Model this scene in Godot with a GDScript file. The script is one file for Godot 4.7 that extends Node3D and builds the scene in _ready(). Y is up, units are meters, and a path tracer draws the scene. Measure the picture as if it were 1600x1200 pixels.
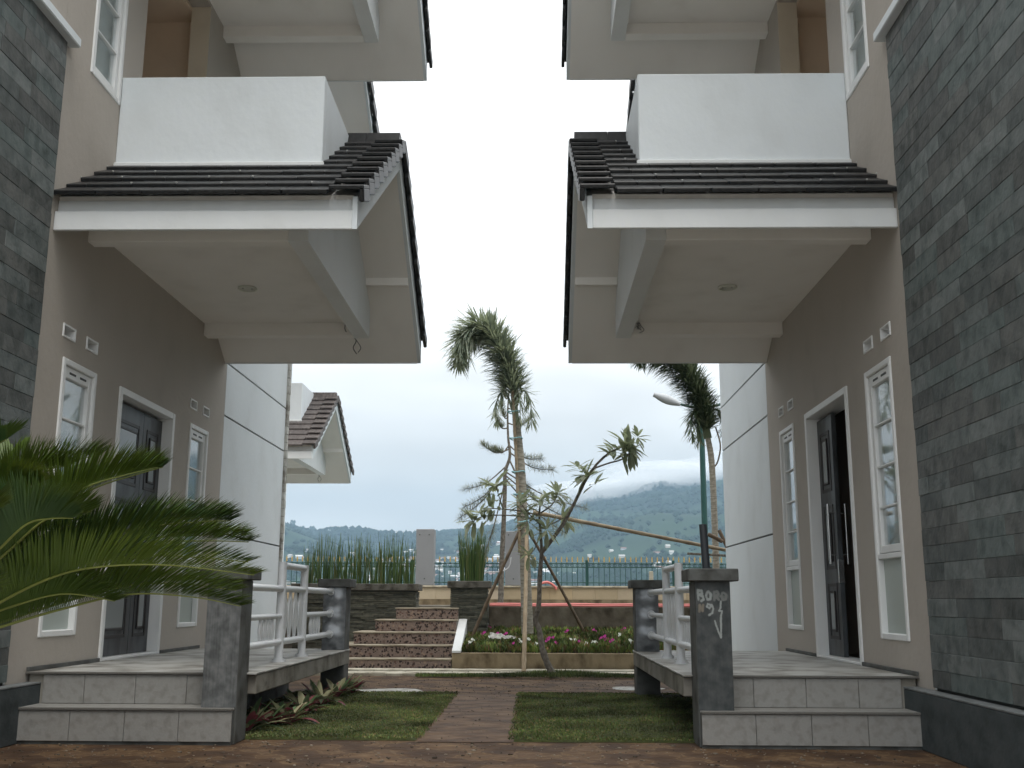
extends Node3D

const A := 2.975          # half the width of the alley between the two entry walls
const SLOPE := 0.633      # rise over run of the canopy roofs
var rng := RandomNumberGenerator.new()
var M := {}
var names := {}

# ---------------------------------------------------------------- helpers
func numbered(called: String) -> String:
	names[called] = names.get(called, 0) + 1
	return called if names[called] == 1 else "%s_%03d" % [called, names[called] - 1]

func begin() -> SurfaceTool:
	var s := SurfaceTool.new()
	s.begin(Mesh.PRIMITIVE_TRIANGLES)
	return s

func tri3(s: SurfaceTool, a: Vector3, b: Vector3, c: Vector3, na: Vector3, nb: Vector3, nc: Vector3, ua := Vector2.ZERO, ub := Vector2.ZERO, uc := Vector2.ZERO) -> void:
	if (b - a).cross(c - a).dot(na + nb + nc) > 0.0:
		var t := b; b = c; c = t
		var tn := nb; nb = nc; nc = tn
		var tu := ub; ub = uc; uc = tu
	s.set_normal(na); s.set_uv(ua); s.add_vertex(a)
	s.set_normal(nb); s.set_uv(ub); s.add_vertex(b)
	s.set_normal(nc); s.set_uv(uc); s.add_vertex(c)

func quad(s: SurfaceTool, a: Vector3, b: Vector3, c: Vector3, d: Vector3, hint: Vector3) -> void:
	var n := (b - a).cross(c - a)
	if n.length() < 1e-12:
		n = (c - a).cross(d - a)
	n = n.normalized()
	if n.dot(hint) < 0.0:
		n = -n
	tri3(s, a, b, c, n, n, n, Vector2(0, 1), Vector2(1, 1), Vector2(1, 0))
	tri3(s, a, c, d, n, n, n, Vector2(0, 1), Vector2(1, 0), Vector2(0, 0))

# box with chamfered edges between two corners, moved by xf
func box(s: SurfaceTool, p: Vector3, q: Vector3, bevel := 0.0, xf := Transform3D.IDENTITY) -> void:
	var lo := p.min(q)
	var hi := p.max(q)
	var cen := (lo + hi) / 2.0
	var h := (hi - lo) / 2.0
	var bv: float = minf(bevel, 0.45 * minf(h.x, minf(h.y, h.z)) * 2.0 * 0.5)
	var i := h - Vector3(bv, bv, bv)
	for ax in 3:
		var u := (ax + 1) % 3
		var w := (ax + 2) % 3
		for sg in [-1.0, 1.0]:
			var n := Vector3.ZERO
			n[ax] = sg
			var c: Array[Vector3] = []
			for k in [[-1.0, -1.0], [1.0, -1.0], [1.0, 1.0], [-1.0, 1.0]]:
				var v := Vector3.ZERO
				v[ax] = sg * h[ax]; v[u] = k[0] * i[u]; v[w] = k[1] * i[w]
				c.append(xf * (cen + v))
			quad(s, c[0], c[1], c[2], c[3], xf.basis * n)
	if bv <= 0.0:
		return
	for ax in 3:
		var u := (ax + 1) % 3
		var w := (ax + 2) % 3
		for su in [-1.0, 1.0]:
			for sw in [-1.0, 1.0]:
				var n := Vector3.ZERO
				n[u] = su; n[w] = sw
				var c: Array[Vector3] = []
				for k in [[-1.0, 0], [1.0, 0], [1.0, 1], [-1.0, 1]]:
					var v := Vector3.ZERO
					v[ax] = k[0] * i[ax]
					if k[1] == 0:
						v[u] = su * h[u]; v[w] = sw * i[w]
					else:
						v[u] = su * i[u]; v[w] = sw * h[w]
					c.append(xf * (cen + v))
				quad(s, c[0], c[1], c[2], c[3], xf.basis * n)
	for sx in [-1.0, 1.0]:
		for sy in [-1.0, 1.0]:
			for sz in [-1.0, 1.0]:
				var a := xf * (cen + Vector3(sx * h.x, sy * i.y, sz * i.z))
				var b := xf * (cen + Vector3(sx * i.x, sy * h.y, sz * i.z))
				var c2 := xf * (cen + Vector3(sx * i.x, sy * i.y, sz * h.z))
				var n := (xf.basis * Vector3(sx, sy, sz)).normalized()
				tri3(s, a, b, c2, n, n, n)

# polygon in (z, y) swept along x
func prism(s: SurfaceTool, poly: PackedVector2Array, x0: float, x1: float) -> void:
	var idx := Geometry2D.triangulate_polygon(poly)
	for x in [minf(x0, x1), maxf(x0, x1)]:
		var n := Vector3(-1, 0, 0) if x == minf(x0, x1) else Vector3(1, 0, 0)
		for k in range(0, idx.size(), 3):
			var a := poly[idx[k]]; var b := poly[idx[k + 1]]; var c := poly[idx[k + 2]]
			tri3(s, Vector3(x, a.y, a.x), Vector3(x, b.y, b.x), Vector3(x, c.y, c.x), n, n, n)
	var ccw := not Geometry2D.is_polygon_clockwise(poly)
	for k in poly.size():
		var a := poly[k]
		var b := poly[(k + 1) % poly.size()]
		var e := b - a
		var o := Vector2(e.y, -e.x) if ccw else Vector2(-e.y, e.x)
		if Geometry2D.is_point_in_polygon((a + b) / 2.0 + o.normalized() * 0.0004, poly):
			o = -o
		quad(s, Vector3(x0, a.y, a.x), Vector3(x1, a.y, a.x), Vector3(x1, b.y, b.x), Vector3(x0, b.y, b.x), Vector3(0, o.y, o.x))

func tube(s: SurfaceTool, pts: Array, radii: Array, sides := 8, caps := true, v_scale := 1.0) -> void:
	var rings := []
	var norms := []
	var prev_u := Vector3.ZERO
	var run := 0.0
	var vs := []
	for k in pts.size():
		var p: Vector3 = pts[k]
		var t: Vector3
		if k == 0:
			t = pts[1] - pts[0]
		elif k == pts.size() - 1:
			t = pts[k] - pts[k - 1]
		else:
			t = (pts[k + 1] - p).normalized() + (p - pts[k - 1]).normalized()
		t = t.normalized()
		var u := prev_u - t * prev_u.dot(t)
		if u.length() < 0.1:
			u = t.cross(Vector3.UP)
			if u.length() < 0.1:
				u = t.cross(Vector3.RIGHT)
		u = u.normalized()
		prev_u = u
		var w := t.cross(u)
		var ring := []
		var nr := []
		var r: float = radii[k] if k < radii.size() else radii[radii.size() - 1]
		for j in sides:
			var an := TAU * j / sides
			var n := u * cos(an) + w * sin(an)
			nr.append(n)
			ring.append(p + n * r)
		rings.append(ring); norms.append(nr)
		if k > 0:
			run += p.distance_to(pts[k - 1])
		vs.append(run * v_scale)
	for k in pts.size() - 1:
		for j in sides:
			var j2 := (j + 1) % sides
			var u0 := float(j) / sides
			var u1 := float(j + 1) / sides
			tri3(s, rings[k][j], rings[k][j2], rings[k + 1][j2], norms[k][j], norms[k][j2], norms[k + 1][j2], Vector2(u0, vs[k]), Vector2(u1, vs[k]), Vector2(u1, vs[k + 1]))
			tri3(s, rings[k][j], rings[k + 1][j2], rings[k + 1][j], norms[k][j], norms[k + 1][j2], norms[k + 1][j], Vector2(u0, vs[k]), Vector2(u1, vs[k + 1]), Vector2(u0, vs[k + 1]))
	if caps:
		for e in [0, pts.size() - 1]:
			var n: Vector3 = (pts[0] - pts[1]).normalized() if e == 0 else (pts[e] - pts[e - 1]).normalized()
			for j in range(1, sides - 1):
				tri3(s, rings[e][0], rings[e][j], rings[e][j + 1], n, n, n)

func spline(pts: Array, n: int) -> Array:
	var out := []
	for k in n + 1:
		var f := float(k) / n * (pts.size() - 1)
		var i := mini(int(f), pts.size() - 2)
		var t := f - i
		var p0: Vector3 = pts[maxi(i - 1, 0)]
		var p3: Vector3 = pts[mini(i + 2, pts.size() - 1)]
		var p1: Vector3 = pts[i]
		var p2: Vector3 = pts[i + 1]
		out.append(p1.cubic_interpolate(p2, p0, p3, t))
	return out

# one leaf: a folded, drooping blade of len and wid from base along dir
func leaf(s: SurfaceTool, base: Vector3, dir: Vector3, up: Vector3, length: float, wid: float, droop := 0.2, fold := 0.25, widest := 0.45, segs := 4) -> void:
	dir = dir.normalized()
	var side := dir.cross(up)
	if side.length() < 0.05:
		side = dir.cross(Vector3(0.3, 0.9, 0.2))
	side = side.normalized()
	var n := side.cross(dir).normalized()
	var pm := base
	var last: Array[Vector3] = []
	for k in segs + 1:
		var t := float(k) / segs
		var p := base + dir * (length * t) - Vector3.UP * (droop * length * t * t)
		var w := wid * 0.5 * (t / widest if t < widest else (1.0 - t) / (1.0 - widest))
		w = wid * 0.5 * sqrt(maxf(0.0, w / (wid * 0.5))) if wid > 0.0 else 0.0
		if k == 0:
			w = wid * 0.08
		var row: Array[Vector3] = [p - side * w + n * (w * fold), p, p + side * w + n * (w * fold)]
		if k > 0:
			var n1 := (n + side * fold).normalized()
			var n2 := (n - side * fold).normalized()
			for h in 2:
				var nn := n1 if h == 0 else n2
				tri3(s, last[h], last[h + 1], row[h + 1], nn, nn, nn, Vector2(0, t), Vector2(1, t), Vector2(1, t))
				if w > 1e-5:
					tri3(s, last[h], row[h + 1], row[h], nn, nn, nn, Vector2(0, t), Vector2(1, t), Vector2(0, t))
		last = row
		pm = p

func mesh_of(parts: Array) -> ArrayMesh:
	var m := ArrayMesh.new()
	for k in range(0, parts.size(), 2):
		var st: SurfaceTool = parts[k]
		st.commit(m)
		m.surface_set_material(m.get_surface_count() - 1, parts[k + 1])
	return m

func put(called: String, mesh: Mesh, parent: Node = null, xf := Transform3D.IDENTITY) -> MeshInstance3D:
	var o := MeshInstance3D.new()
	o.mesh = mesh
	o.transform = xf
	if parent == null:
		o.name = numbered(called)
		add_child(o, true)
	else:
		o.name = called
		if parent.has_node(NodePath(called)):
			var k: int = parent.get_meta("n_" + called, 0) + 1
			parent.set_meta("n_" + called, k)
			o.name = "%s_%03d" % [called, k]
		parent.add_child(o, true)
	return o

func obj(called: String, s: SurfaceTool, m: Material, parent: Node = null) -> MeshInstance3D:
	return put(called, mesh_of([s, m]), parent)

func tag(o: Node, label: String, category: String, group := "", kind := "") -> Node:
	if label: o.set_meta("label", label)
	if category: o.set_meta("category", category)
	if group: o.set_meta("group", group)
	if kind: o.set_meta("kind", kind)
	return o

func thing(called: String, label: String, category: String, at := Vector3.ZERO, group := "") -> Node3D:
	var o := Node3D.new()
	o.name = numbered(called)
	o.position = at
	add_child(o, true)
	tag(o, label, category, group)
	return o

func part_node(called: String, parent: Node) -> Node3D:
	var o := Node3D.new()
	o.name = called
	if parent.has_node(NodePath(called)):
		var k: int = parent.get_meta("n_" + called, 0) + 1
		parent.set_meta("n_" + called, k)
		o.name = "%s_%03d" % [called, k]
	parent.add_child(o, true)
	return o

func structure(called: String, s: SurfaceTool, m: Material) -> MeshInstance3D:
	var o := obj(called, s, m)
	o.set_meta("kind", "structure")
	return o

# ---------------------------------------------------------------- materials
func lin(r: float, g: float, b: float) -> Color:
	return Color(r, g, b).linear_to_srgb()

func noise_tex(sd: int, freq: float, stops: Array, size := 512, octaves := 5, as_normal := false, bump := 4.0, kind := FastNoiseLite.TYPE_SIMPLEX_SMOOTH) -> NoiseTexture2D:
	var n := FastNoiseLite.new()
	n.seed = sd
	n.frequency = freq
	n.noise_type = kind
	n.fractal_octaves = octaves
	var t := NoiseTexture2D.new()
	t.width = size; t.height = size
	t.seamless = true
	t.seamless_blend_skirt = 0.2
	t.noise = n
	if as_normal:
		t.as_normal_map = true
		t.bump_strength = bump
	else:
		var g := Gradient.new()
		var offs := PackedFloat32Array()
		var cols := PackedColorArray()
		for s in stops:
			offs.append(s[0]); cols.append(s[1])
		g.offsets = offs; g.colors = cols
		t.color_ramp = g
	return t

func mat(c: Color, rough := 0.8, spec := 0.5) -> StandardMaterial3D:
	var m := StandardMaterial3D.new()
	m.albedo_color = c
	m.roughness = rough
	m.metallic_specular = spec
	return m

func tri_mat(tex: Texture2D, scale: Vector3, rough := 0.85, nrm: Texture2D = null, nscale := 0.5, tint := Color.WHITE, spec := 0.4) -> StandardMaterial3D:
	var m := mat(tint, rough, spec)
	m.albedo_texture = tex
	m.uv1_triplanar = true
	m.uv1_world_triplanar = true
	m.uv1_scale = scale
	if nrm:
		m.normal_enabled = true
		m.normal_texture = nrm
		m.normal_scale = nscale
	return m

func veg(r: float, g: float, b: float, rough := 0.55, back := 0.35) -> StandardMaterial3D:
	var m := mat(lin(r, g, b), rough, 0.4)
	m.cull_mode = BaseMaterial3D.CULL_DISABLED
	m.backlight_enabled = true
	m.backlight = lin(g * back * 1.55, g * back * 1.75, g * back * 1.0)
	return m

func make_materials() -> void:
	var fine_n := noise_tex(3, 0.05, [], 512, 5, true, 3.0)
	var coarse_n := noise_tex(4, 0.02, [], 512, 6, true, 6.0)
	var paint := noise_tex(11, 0.006, [[0.0, Color(0.957, 0.955, 0.95)], [0.4, Color(0.987, 0.987, 0.984)], [1.0, Color(1, 1, 1)]], 512, 6)
	M.taupe = tri_mat(paint, Vector3(0.55, 0.4, 0.55), 0.8, fine_n, 0.12, lin(0.45, 0.41, 0.365))
	M.white = tri_mat(paint, Vector3(0.5, 0.37, 0.5), 0.7, fine_n, 0.10, lin(0.73, 0.775, 0.80))
	M.white2 = tri_mat(paint, Vector3(0.5, 0.37, 0.5), 0.7, fine_n, 0.10, lin(0.74, 0.76, 0.765))
	M.soffit = tri_mat(paint, Vector3(0.6, 0.6, 0.6), 0.85, fine_n, 0.08, lin(0.88, 0.86, 0.825))
	M.peach = tri_mat(paint, Vector3(0.6, 0.6, 0.6), 0.85, fine_n, 0.1, lin(0.72, 0.59, 0.46))
	M.cream_pillar = tri_mat(paint, Vector3(0.6, 0.6, 0.6), 0.85, fine_n, 0.1, lin(0.66, 0.59, 0.48))
	M.trim = tri_mat(paint, Vector3(0.9, 0.7, 0.9), 0.45, null, 0.0, lin(0.80, 0.81, 0.81))
	M.groove = mat(lin(0.10, 0.10, 0.10), 0.95, 0.2)
	M.inside = mat(lin(0.16, 0.13, 0.10), 0.9, 0.2)
	var slate_t := noise_tex(21, 0.012, [[0.0, Color(0.68, 0.71, 0.70)], [0.4, Color(0.88, 0.90, 0.90)], [0.62, Color(0.96, 0.97, 0.97)], [1.0, Color(1, 1, 1)]], 512, 6)
	var slate_n := noise_tex(22, 0.025, [], 512, 6, true, 8.0)
	M.slate = []
	for c in [[0.140, 0.153, 0.149], [0.104, 0.114, 0.111], [0.172, 0.186, 0.181], [0.098, 0.101, 0.097], [0.130, 0.152, 0.147], [0.130, 0.132, 0.126]]:
		M.slate.append(tri_mat(slate_t, Vector3(0.9, 0.9, 0.9), 0.62, slate_n, 0.25, lin(c[0], c[1], c[2])))
	M.slate_joint = mat(lin(0.075, 0.078, 0.075), 0.95, 0.2)
	M.plinth = tri_mat(slate_t, Vector3(0.5, 0.8, 0.5), 0.7, coarse_n, 0.25, lin(0.065, 0.075, 0.078))
	M.plinth_top = tri_mat(slate_t, Vector3(0.9, 0.9, 0.9), 0.7, coarse_n, 0.25, lin(0.20, 0.205, 0.205))
	var conc_t := noise_tex(31, 0.008, [[0.0, Color(0.55, 0.53, 0.50)], [0.35, Color(0.82, 0.81, 0.79)], [0.6, Color(0.95, 0.95, 0.94)], [1.0, Color(1, 1, 1)]], 512, 7)
	M.granite = tri_mat(noise_tex(33, 0.012, [[0.0, Color(0.84, 0.835, 0.825)], [0.40, Color(0.93, 0.926, 0.92)], [0.55, Color(0.965, 0.965, 0.96)], [0.7, Color(0.94, 0.94, 0.935)], [1.0, Color(1, 1, 1)]], 1024, 9), Vector3(1.0, 1.0, 1.0), 0.55, fine_n, 0.15, lin(0.31, 0.305, 0.29))
	M.granite_edge = tri_mat(noise_tex(34, 0.22, [[0.0, Color(0.2, 0.2, 0.2)], [0.5, Color(0.7, 0.69, 0.67)], [1.0, Color(1, 1, 1)]], 512, 2), Vector3(2.6, 2.6, 2.6), 0.6, fine_n, 0.4, lin(0.30, 0.295, 0.28))
	M.floor_tile = tri_mat(conc_t, Vector3(0.6, 0.6, 0.6), 0.5, fine_n, 0.08, lin(0.48, 0.48, 0.465))
	M.concrete = tri_mat(conc_t, Vector3(0.5, 0.5, 0.5), 0.85, coarse_n, 0.35, lin(0.27, 0.255, 0.225))
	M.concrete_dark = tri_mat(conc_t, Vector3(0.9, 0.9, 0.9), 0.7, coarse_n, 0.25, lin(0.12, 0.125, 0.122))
	M.brown_wall = tri_mat(conc_t, Vector3(0.8, 0.6, 0.8), 0.9, coarse_n, 0.4, lin(0.19, 0.165, 0.13))
	M.bed_wall = tri_mat(conc_t, Vector3(0.8, 0.5, 0.8), 0.85, coarse_n, 0.3, lin(0.34, 0.27, 0.175))
	M.tile = []
	var tile_t := noise_tex(41, 0.03, [[0.0, Color(0.6, 0.6, 0.6)], [0.5, Color(0.9, 0.9, 0.9)], [1.0, Color(1, 1, 1)]], 256, 5)
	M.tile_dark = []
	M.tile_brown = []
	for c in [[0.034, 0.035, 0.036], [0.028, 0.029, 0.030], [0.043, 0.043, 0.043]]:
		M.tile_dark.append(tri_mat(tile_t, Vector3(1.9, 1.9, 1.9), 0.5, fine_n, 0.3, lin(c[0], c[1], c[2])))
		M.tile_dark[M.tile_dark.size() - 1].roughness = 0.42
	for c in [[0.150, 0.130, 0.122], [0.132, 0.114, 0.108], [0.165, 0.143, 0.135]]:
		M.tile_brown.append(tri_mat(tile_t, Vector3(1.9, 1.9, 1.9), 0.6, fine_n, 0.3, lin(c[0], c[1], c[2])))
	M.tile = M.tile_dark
	M.nail = mat(lin(0.55, 0.55, 0.52), 0.5)
	M.pane = mat(Color(0.75, 0.85, 0.85, 0.12), 0.03, 0.7)
	M.pane.transparency = BaseMaterial3D.TRANSPARENCY_ALPHA
	M.reflection_backing = tri_mat(noise_tex(43, 0.01, [[0.0, Color(0.92, 0.93, 0.94)], [1.0, Color(1, 1, 1)]], 256, 3), Vector3(3.5, 0.15, 3.5), 0.9, null, 0.0, lin(0.46, 0.50, 0.52))
	M.frosted = mat(lin(0.42, 0.47, 0.44), 0.35, 0.5)
	M.door = tri_mat(conc_t, Vector3(1.2, 0.4, 1.2), 0.4, null, 0.0, lin(0.075, 0.082, 0.092))
	M.door_groove = mat(lin(0.02, 0.016, 0.016), 0.5)
	M.door_panel = mat(lin(0.27, 0.30, 0.31), 0.18)
	M.steel = mat(lin(0.62, 0.62, 0.62), 0.25); M.steel.metallic = 0.95
	M.rail = mat(lin(0.70, 0.72, 0.74), 0.35)
	M.dark_pipe = mat(lin(0.03, 0.034, 0.04), 0.5)
	# ground
	M.dirt = tri_mat(noise_tex(51, 0.006, [[0.0, Color(0.215, 0.15, 0.10)], [0.40, Color(0.29, 0.21, 0.14)], [0.525, Color(0.325, 0.24, 0.16)], [0.565, Color(0.45, 0.365, 0.265)], [0.60, Color(0.34, 0.255, 0.17)], [0.74, Color(0.37, 0.28, 0.195)], [1.0, Color(0.52, 0.43, 0.32)]], 1024, 9), Vector3(0.40, 0.40, 0.40), 0.8, noise_tex(52, 0.02, [], 512, 7, true, 8.0), 0.5)
	M.path = tri_mat(noise_tex(53, 0.009, [[0.0, Color(0.23, 0.16, 0.105)], [0.4, Color(0.31, 0.225, 0.15)], [0.62, Color(0.36, 0.268, 0.185)], [0.70, Color(0.40, 0.31, 0.22)], [0.76, Color(0.37, 0.28, 0.20)], [1.0, Color(0.50, 0.41, 0.31)]], 1024, 7), Vector3(0.30, 0.30, 0.34), 0.7, noise_tex(54, 0.02, [], 512, 7, true, 8.0), 0.5)
	M.bounce_road = tri_mat(conc_t, Vector3(0.4, 0.4, 0.4), 0.9, coarse_n, 0.3, lin(0.40, 0.38, 0.35))
	M.cement = tri_mat(conc_t, Vector3(1.1, 1.1, 1.1), 0.9, coarse_n, 0.3, lin(0.58, 0.58, 0.56))
	M.kerb_white = tri_mat(conc_t, Vector3(0.8, 0.8, 0.8), 0.85, coarse_n, 0.2, lin(0.62, 0.58, 0.48))
	M.tread = tri_mat(conc_t, Vector3(0.8, 0.8, 0.8), 0.85, coarse_n, 0.2, lin(0.42, 0.37, 0.29))
	M.soil = tri_mat(noise_tex(55, 0.03, [[0.0, Color(0.16, 0.13, 0.09)], [1.0, Color(0.33, 0.27, 0.18)]], 512, 6), Vector3(1, 1, 1), 0.95, coarse_n, 1.0)
	M.turf = tri_mat(noise_tex(56, 0.02, [[0.0, Color(0.17, 0.16, 0.08)], [0.5, Color(0.22, 0.25, 0.10)], [1.0, Color(0.29, 0.30, 0.14)]], 512, 6), Vector3(0.8, 0.8, 0.8), 0.95, coarse_n, 1.0)
	# far end
	M.beige = []
	for c in [[0.60, 0.50, 0.36], [0.53, 0.43, 0.29], [0.64, 0.54, 0.41], [0.56, 0.44, 0.28]]:
		M.beige.append(tri_mat(paint, Vector3(1.0, 0.8, 1.0), 0.75, coarse_n, 0.12, lin(c[0], c[1], c[2])))
	M.beige_cap = tri_mat(conc_t, Vector3(1, 1, 1), 0.75, coarse_n, 0.15, lin(0.66, 0.60, 0.48))
	M.grey_pillar = tri_mat(paint, Vector3(0.7, 0.7, 0.7), 0.8, fine_n, 0.1, lin(0.30, 0.31, 0.325))
	M.fence = mat(lin(0.020, 0.080, 0.072), 0.45)
	M.gold = mat(lin(0.62, 0.44, 0.16), 0.4)
	M.red = mat(lin(0.78, 0.22, 0.20), 0.4)
	M.bamboo = tri_mat(noise_tex(61, 0.02, [[0.0, Color(0.54, 0.48, 0.39)], [0.5, Color(0.70, 0.65, 0.56)], [1.0, Color(0.82, 0.78, 0.70)]], 256, 5), Vector3(2, 0.7, 2), 0.55, fine_n, 0.2, Color(0.92, 0.88, 0.84))
	M.bamboo_dark = tri_mat(noise_tex(62, 0.02, [[0.0, Color(0.28, 0.235, 0.185)], [0.5, Color(0.41, 0.35, 0.285)], [1.0, Color(0.52, 0.46, 0.38)]], 256, 5), Vector3(2, 0.7, 2), 0.6, fine_n, 0.2)
	M.bamboo_orange = tri_mat(noise_tex(63, 0.02, [[0.0, Color(0.46, 0.41, 0.34)], [0.5, Color(0.60, 0.54, 0.45)], [1.0, Color(0.72, 0.66, 0.56)]], 256, 5), Vector3(0.8, 2, 2), 0.5, fine_n, 0.2)
	M.palm_bark = tri_mat(noise_tex(64, 0.02, [[0.0, Color(0.44, 0.42, 0.38)], [0.5, Color(0.61, 0.59, 0.54)], [1.0, Color(0.74, 0.72, 0.68)]], 256, 5), Vector3(1.2, 5.0, 1.2), 0.9, coarse_n, 0.6)
	M.bark = tri_mat(noise_tex(65, 0.03, [[0.0, Color(0.31, 0.29, 0.26)], [0.5, Color(0.48, 0.455, 0.42)], [1.0, Color(0.63, 0.605, 0.57)]], 256, 6), Vector3(3, 2.0, 3), 0.9, coarse_n, 0.9)
	M.twine = mat(lin(0.30, 0.55, 0.60), 0.7)
	M.slat = []
	for c in [[0.115, 0.110, 0.085], [0.085, 0.083, 0.066], [0.145, 0.140, 0.110]]:
		M.slat.append(tri_mat(slate_t, Vector3(1.5, 3.0, 1.5), 0.8, coarse_n, 0.5, lin(c[0], c[1], c[2])))
	M.cap = tri_mat(conc_t, Vector3(1.6, 1.6, 1.6), 0.85, coarse_n, 0.4, lin(0.14, 0.135, 0.12))
	M.lamp_grey = mat(lin(0.45, 0.48, 0.50), 0.4)
	# plants
	M.frond = []
	for c in [[0.052, 0.092, 0.013], [0.068, 0.110, 0.014], [0.038, 0.078, 0.022]]:
		M.frond.append(veg(c[0], c[1], c[2], 0.42))
		M.frond[M.frond.size() - 1].backlight = lin(c[1] * 0.55, c[1] * 0.62, c[1] * 0.08)
	M.rachis = mat(lin(0.20, 0.22, 0.05), 0.5)
	M.palm_leaf = [veg(0.19, 0.22, 0.175, 0.45, 0.7), veg(0.27, 0.30, 0.245, 0.45, 0.7), veg(0.13, 0.165, 0.13, 0.45, 0.7)]
	M.palm2_leaf = [veg(0.065, 0.098, 0.048), veg(0.125, 0.16, 0.09), veg(0.042, 0.07, 0.036)]
	M.frangi = [veg(0.27, 0.295, 0.215, 0.45, 0.7), veg(0.34, 0.37, 0.28, 0.45, 0.7), veg(0.19, 0.22, 0.155, 0.45, 0.7)]
	M.conifer = veg(0.19, 0.20, 0.14)
	M.horsetail = [veg(0.085, 0.15, 0.042), veg(0.13, 0.20, 0.06), veg(0.060, 0.115, 0.036), veg(0.20, 0.21, 0.085)]
	M.rhoeo_g = veg(0.10, 0.16, 0.07)
	M.rhoeo_p = veg(0.26, 0.075, 0.085)
	M.rhoeo_p.backlight = lin(0.10, 0.02, 0.03)
	M.rhoeo_y = veg(0.36, 0.34, 0.20)
	M.magenta = veg(0.45, 0.03, 0.25)
	M.magenta.backlight = lin(0.2, 0.01, 0.1)
	M.petal_white = veg(0.75, 0.75, 0.72)
	M.vert_veg = veg(1, 1, 1)
	M.vert_veg.albedo_color = Color.WHITE
	M.vert_veg.vertex_color_use_as_albedo = true
	M.vert_veg.backlight = lin(0.03, 0.06, 0.01)
	M.vert = mat(Color.WHITE, 0.95, 0.2)
	M.vert.vertex_color_use_as_albedo = true

# strokes drawn into a picture: brush marks and stains on the posts
func dab(im: Image, x: float, y: float, r: float, col: Color, a: float, hard := 0.5) -> void:
	for j in range(maxi(0, int(y - r)), mini(im.get_height(), int(y + r) + 1)):
		for i in range(maxi(0, int(x - r)), mini(im.get_width(), int(x + r) + 1)):
			var d := Vector2(i - x, j - y).length() / r
			if d < 1.0:
				var k := a * (1.0 - smoothstep(hard, 1.0, d))
				im.set_pixel(i, j, im.get_pixel(i, j).lerp(col, k))

func stroke(im: Image, pts: Array, r: float, col: Color, a: float, patchy := 0.4) -> void:
	for k in pts.size() - 1:
		var p := Vector2(pts[k][0], pts[k][1])
		var q := Vector2(pts[k + 1][0], pts[k + 1][1])
		var n := maxi(2, int(p.distance_to(q) / (r * 0.45)))
		for t in n + 1:
			var c := p.lerp(q, float(t) / n)
			dab(im, c.x + rng.randf_range(-1, 1), c.y + rng.randf_range(-1, 1), r * rng.randf_range(0.75, 1.15), col, a * (1.0 - patchy * rng.randf()), 0.45)

func post_image(sd: int, dark: Color, light: Color, streak: float) -> Image:
	var w := 192
	var h := 640
	var im := Image.create(w, h, false, Image.FORMAT_RGB8)
	var n := FastNoiseLite.new()
	n.seed = sd; n.frequency = 0.012; n.fractal_octaves = 6
	var n2 := FastNoiseLite.new()
	n2.seed = sd + 1; n2.frequency = 0.02; n2.fractal_octaves = 4
	for j in h:
		for i in w:
			var v := 0.5 + 0.8 * n.get_noise_2d(i, j) + streak * n2.get_noise_2d(i * 3.0, j * 0.18)
			im.set_pixel(i, j, dark.lerp(light, clampf(v, 0, 1)))
	return im

func image_mat(im: Image, rough := 0.75) -> StandardMaterial3D:
	var m := mat(Color.WHITE, rough, 0.4)
	m.albedo_texture = ImageTexture.create_from_image(im)
	m.texture_repeat = false
	return m

# ---------------------------------------------------------------- sky
func sky_image() -> Image:
	var w := 1024
	var h := 512
	var im := Image.create(w, h, false, Image.FORMAT_RGBF)
	var n := FastNoiseLite.new()
	n.seed = 5; n.frequency = 1.1; n.fractal_octaves = 5
	var n2 := FastNoiseLite.new()
	n2.seed = 9; n2.frequency = 2.2; n2.fractal_octaves = 6
	for j in h:
		var el := PI * (0.5 - (j + 0.5) / h)
		var deg := rad_to_deg(el)
		for i in w:
			var az := TAU * ((i + 0.5) / w - 0.5)
			var d := Vector3(sin(az) * cos(el), sin(el), -cos(az) * cos(el))
			var low := smoothstep(3.5, 17.0, deg)
			var lum := lerpf(0.52, 0.94, low) + 0.55 * smoothstep(14.0, 70.0, deg)
			# stretched cloud bands that thin out towards the zenith
			var q := Vector3(d.x * 1.3, d.y * 6.0, d.z * 1.3)
			var c := n.get_noise_3dv(q) * 0.75 + n2.get_noise_3dv(q * 1.6) * 0.35
			lum *= 1.0 + c * lerpf(0.42, 0.12, smoothstep(7.0, 34.0, deg))
			lum += 0.07 * exp(-pow((deg - 3.8) / 1.2, 2.0))
			var cool := 1.0 - smoothstep(2.0, 22.0, deg) * 0.7
			im.set_pixel(i, j, Color(lum * (0.995 - 0.012 * cool), lum * 1.0, lum * (1.01 - 0.025 * cool)))
	return im

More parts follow.
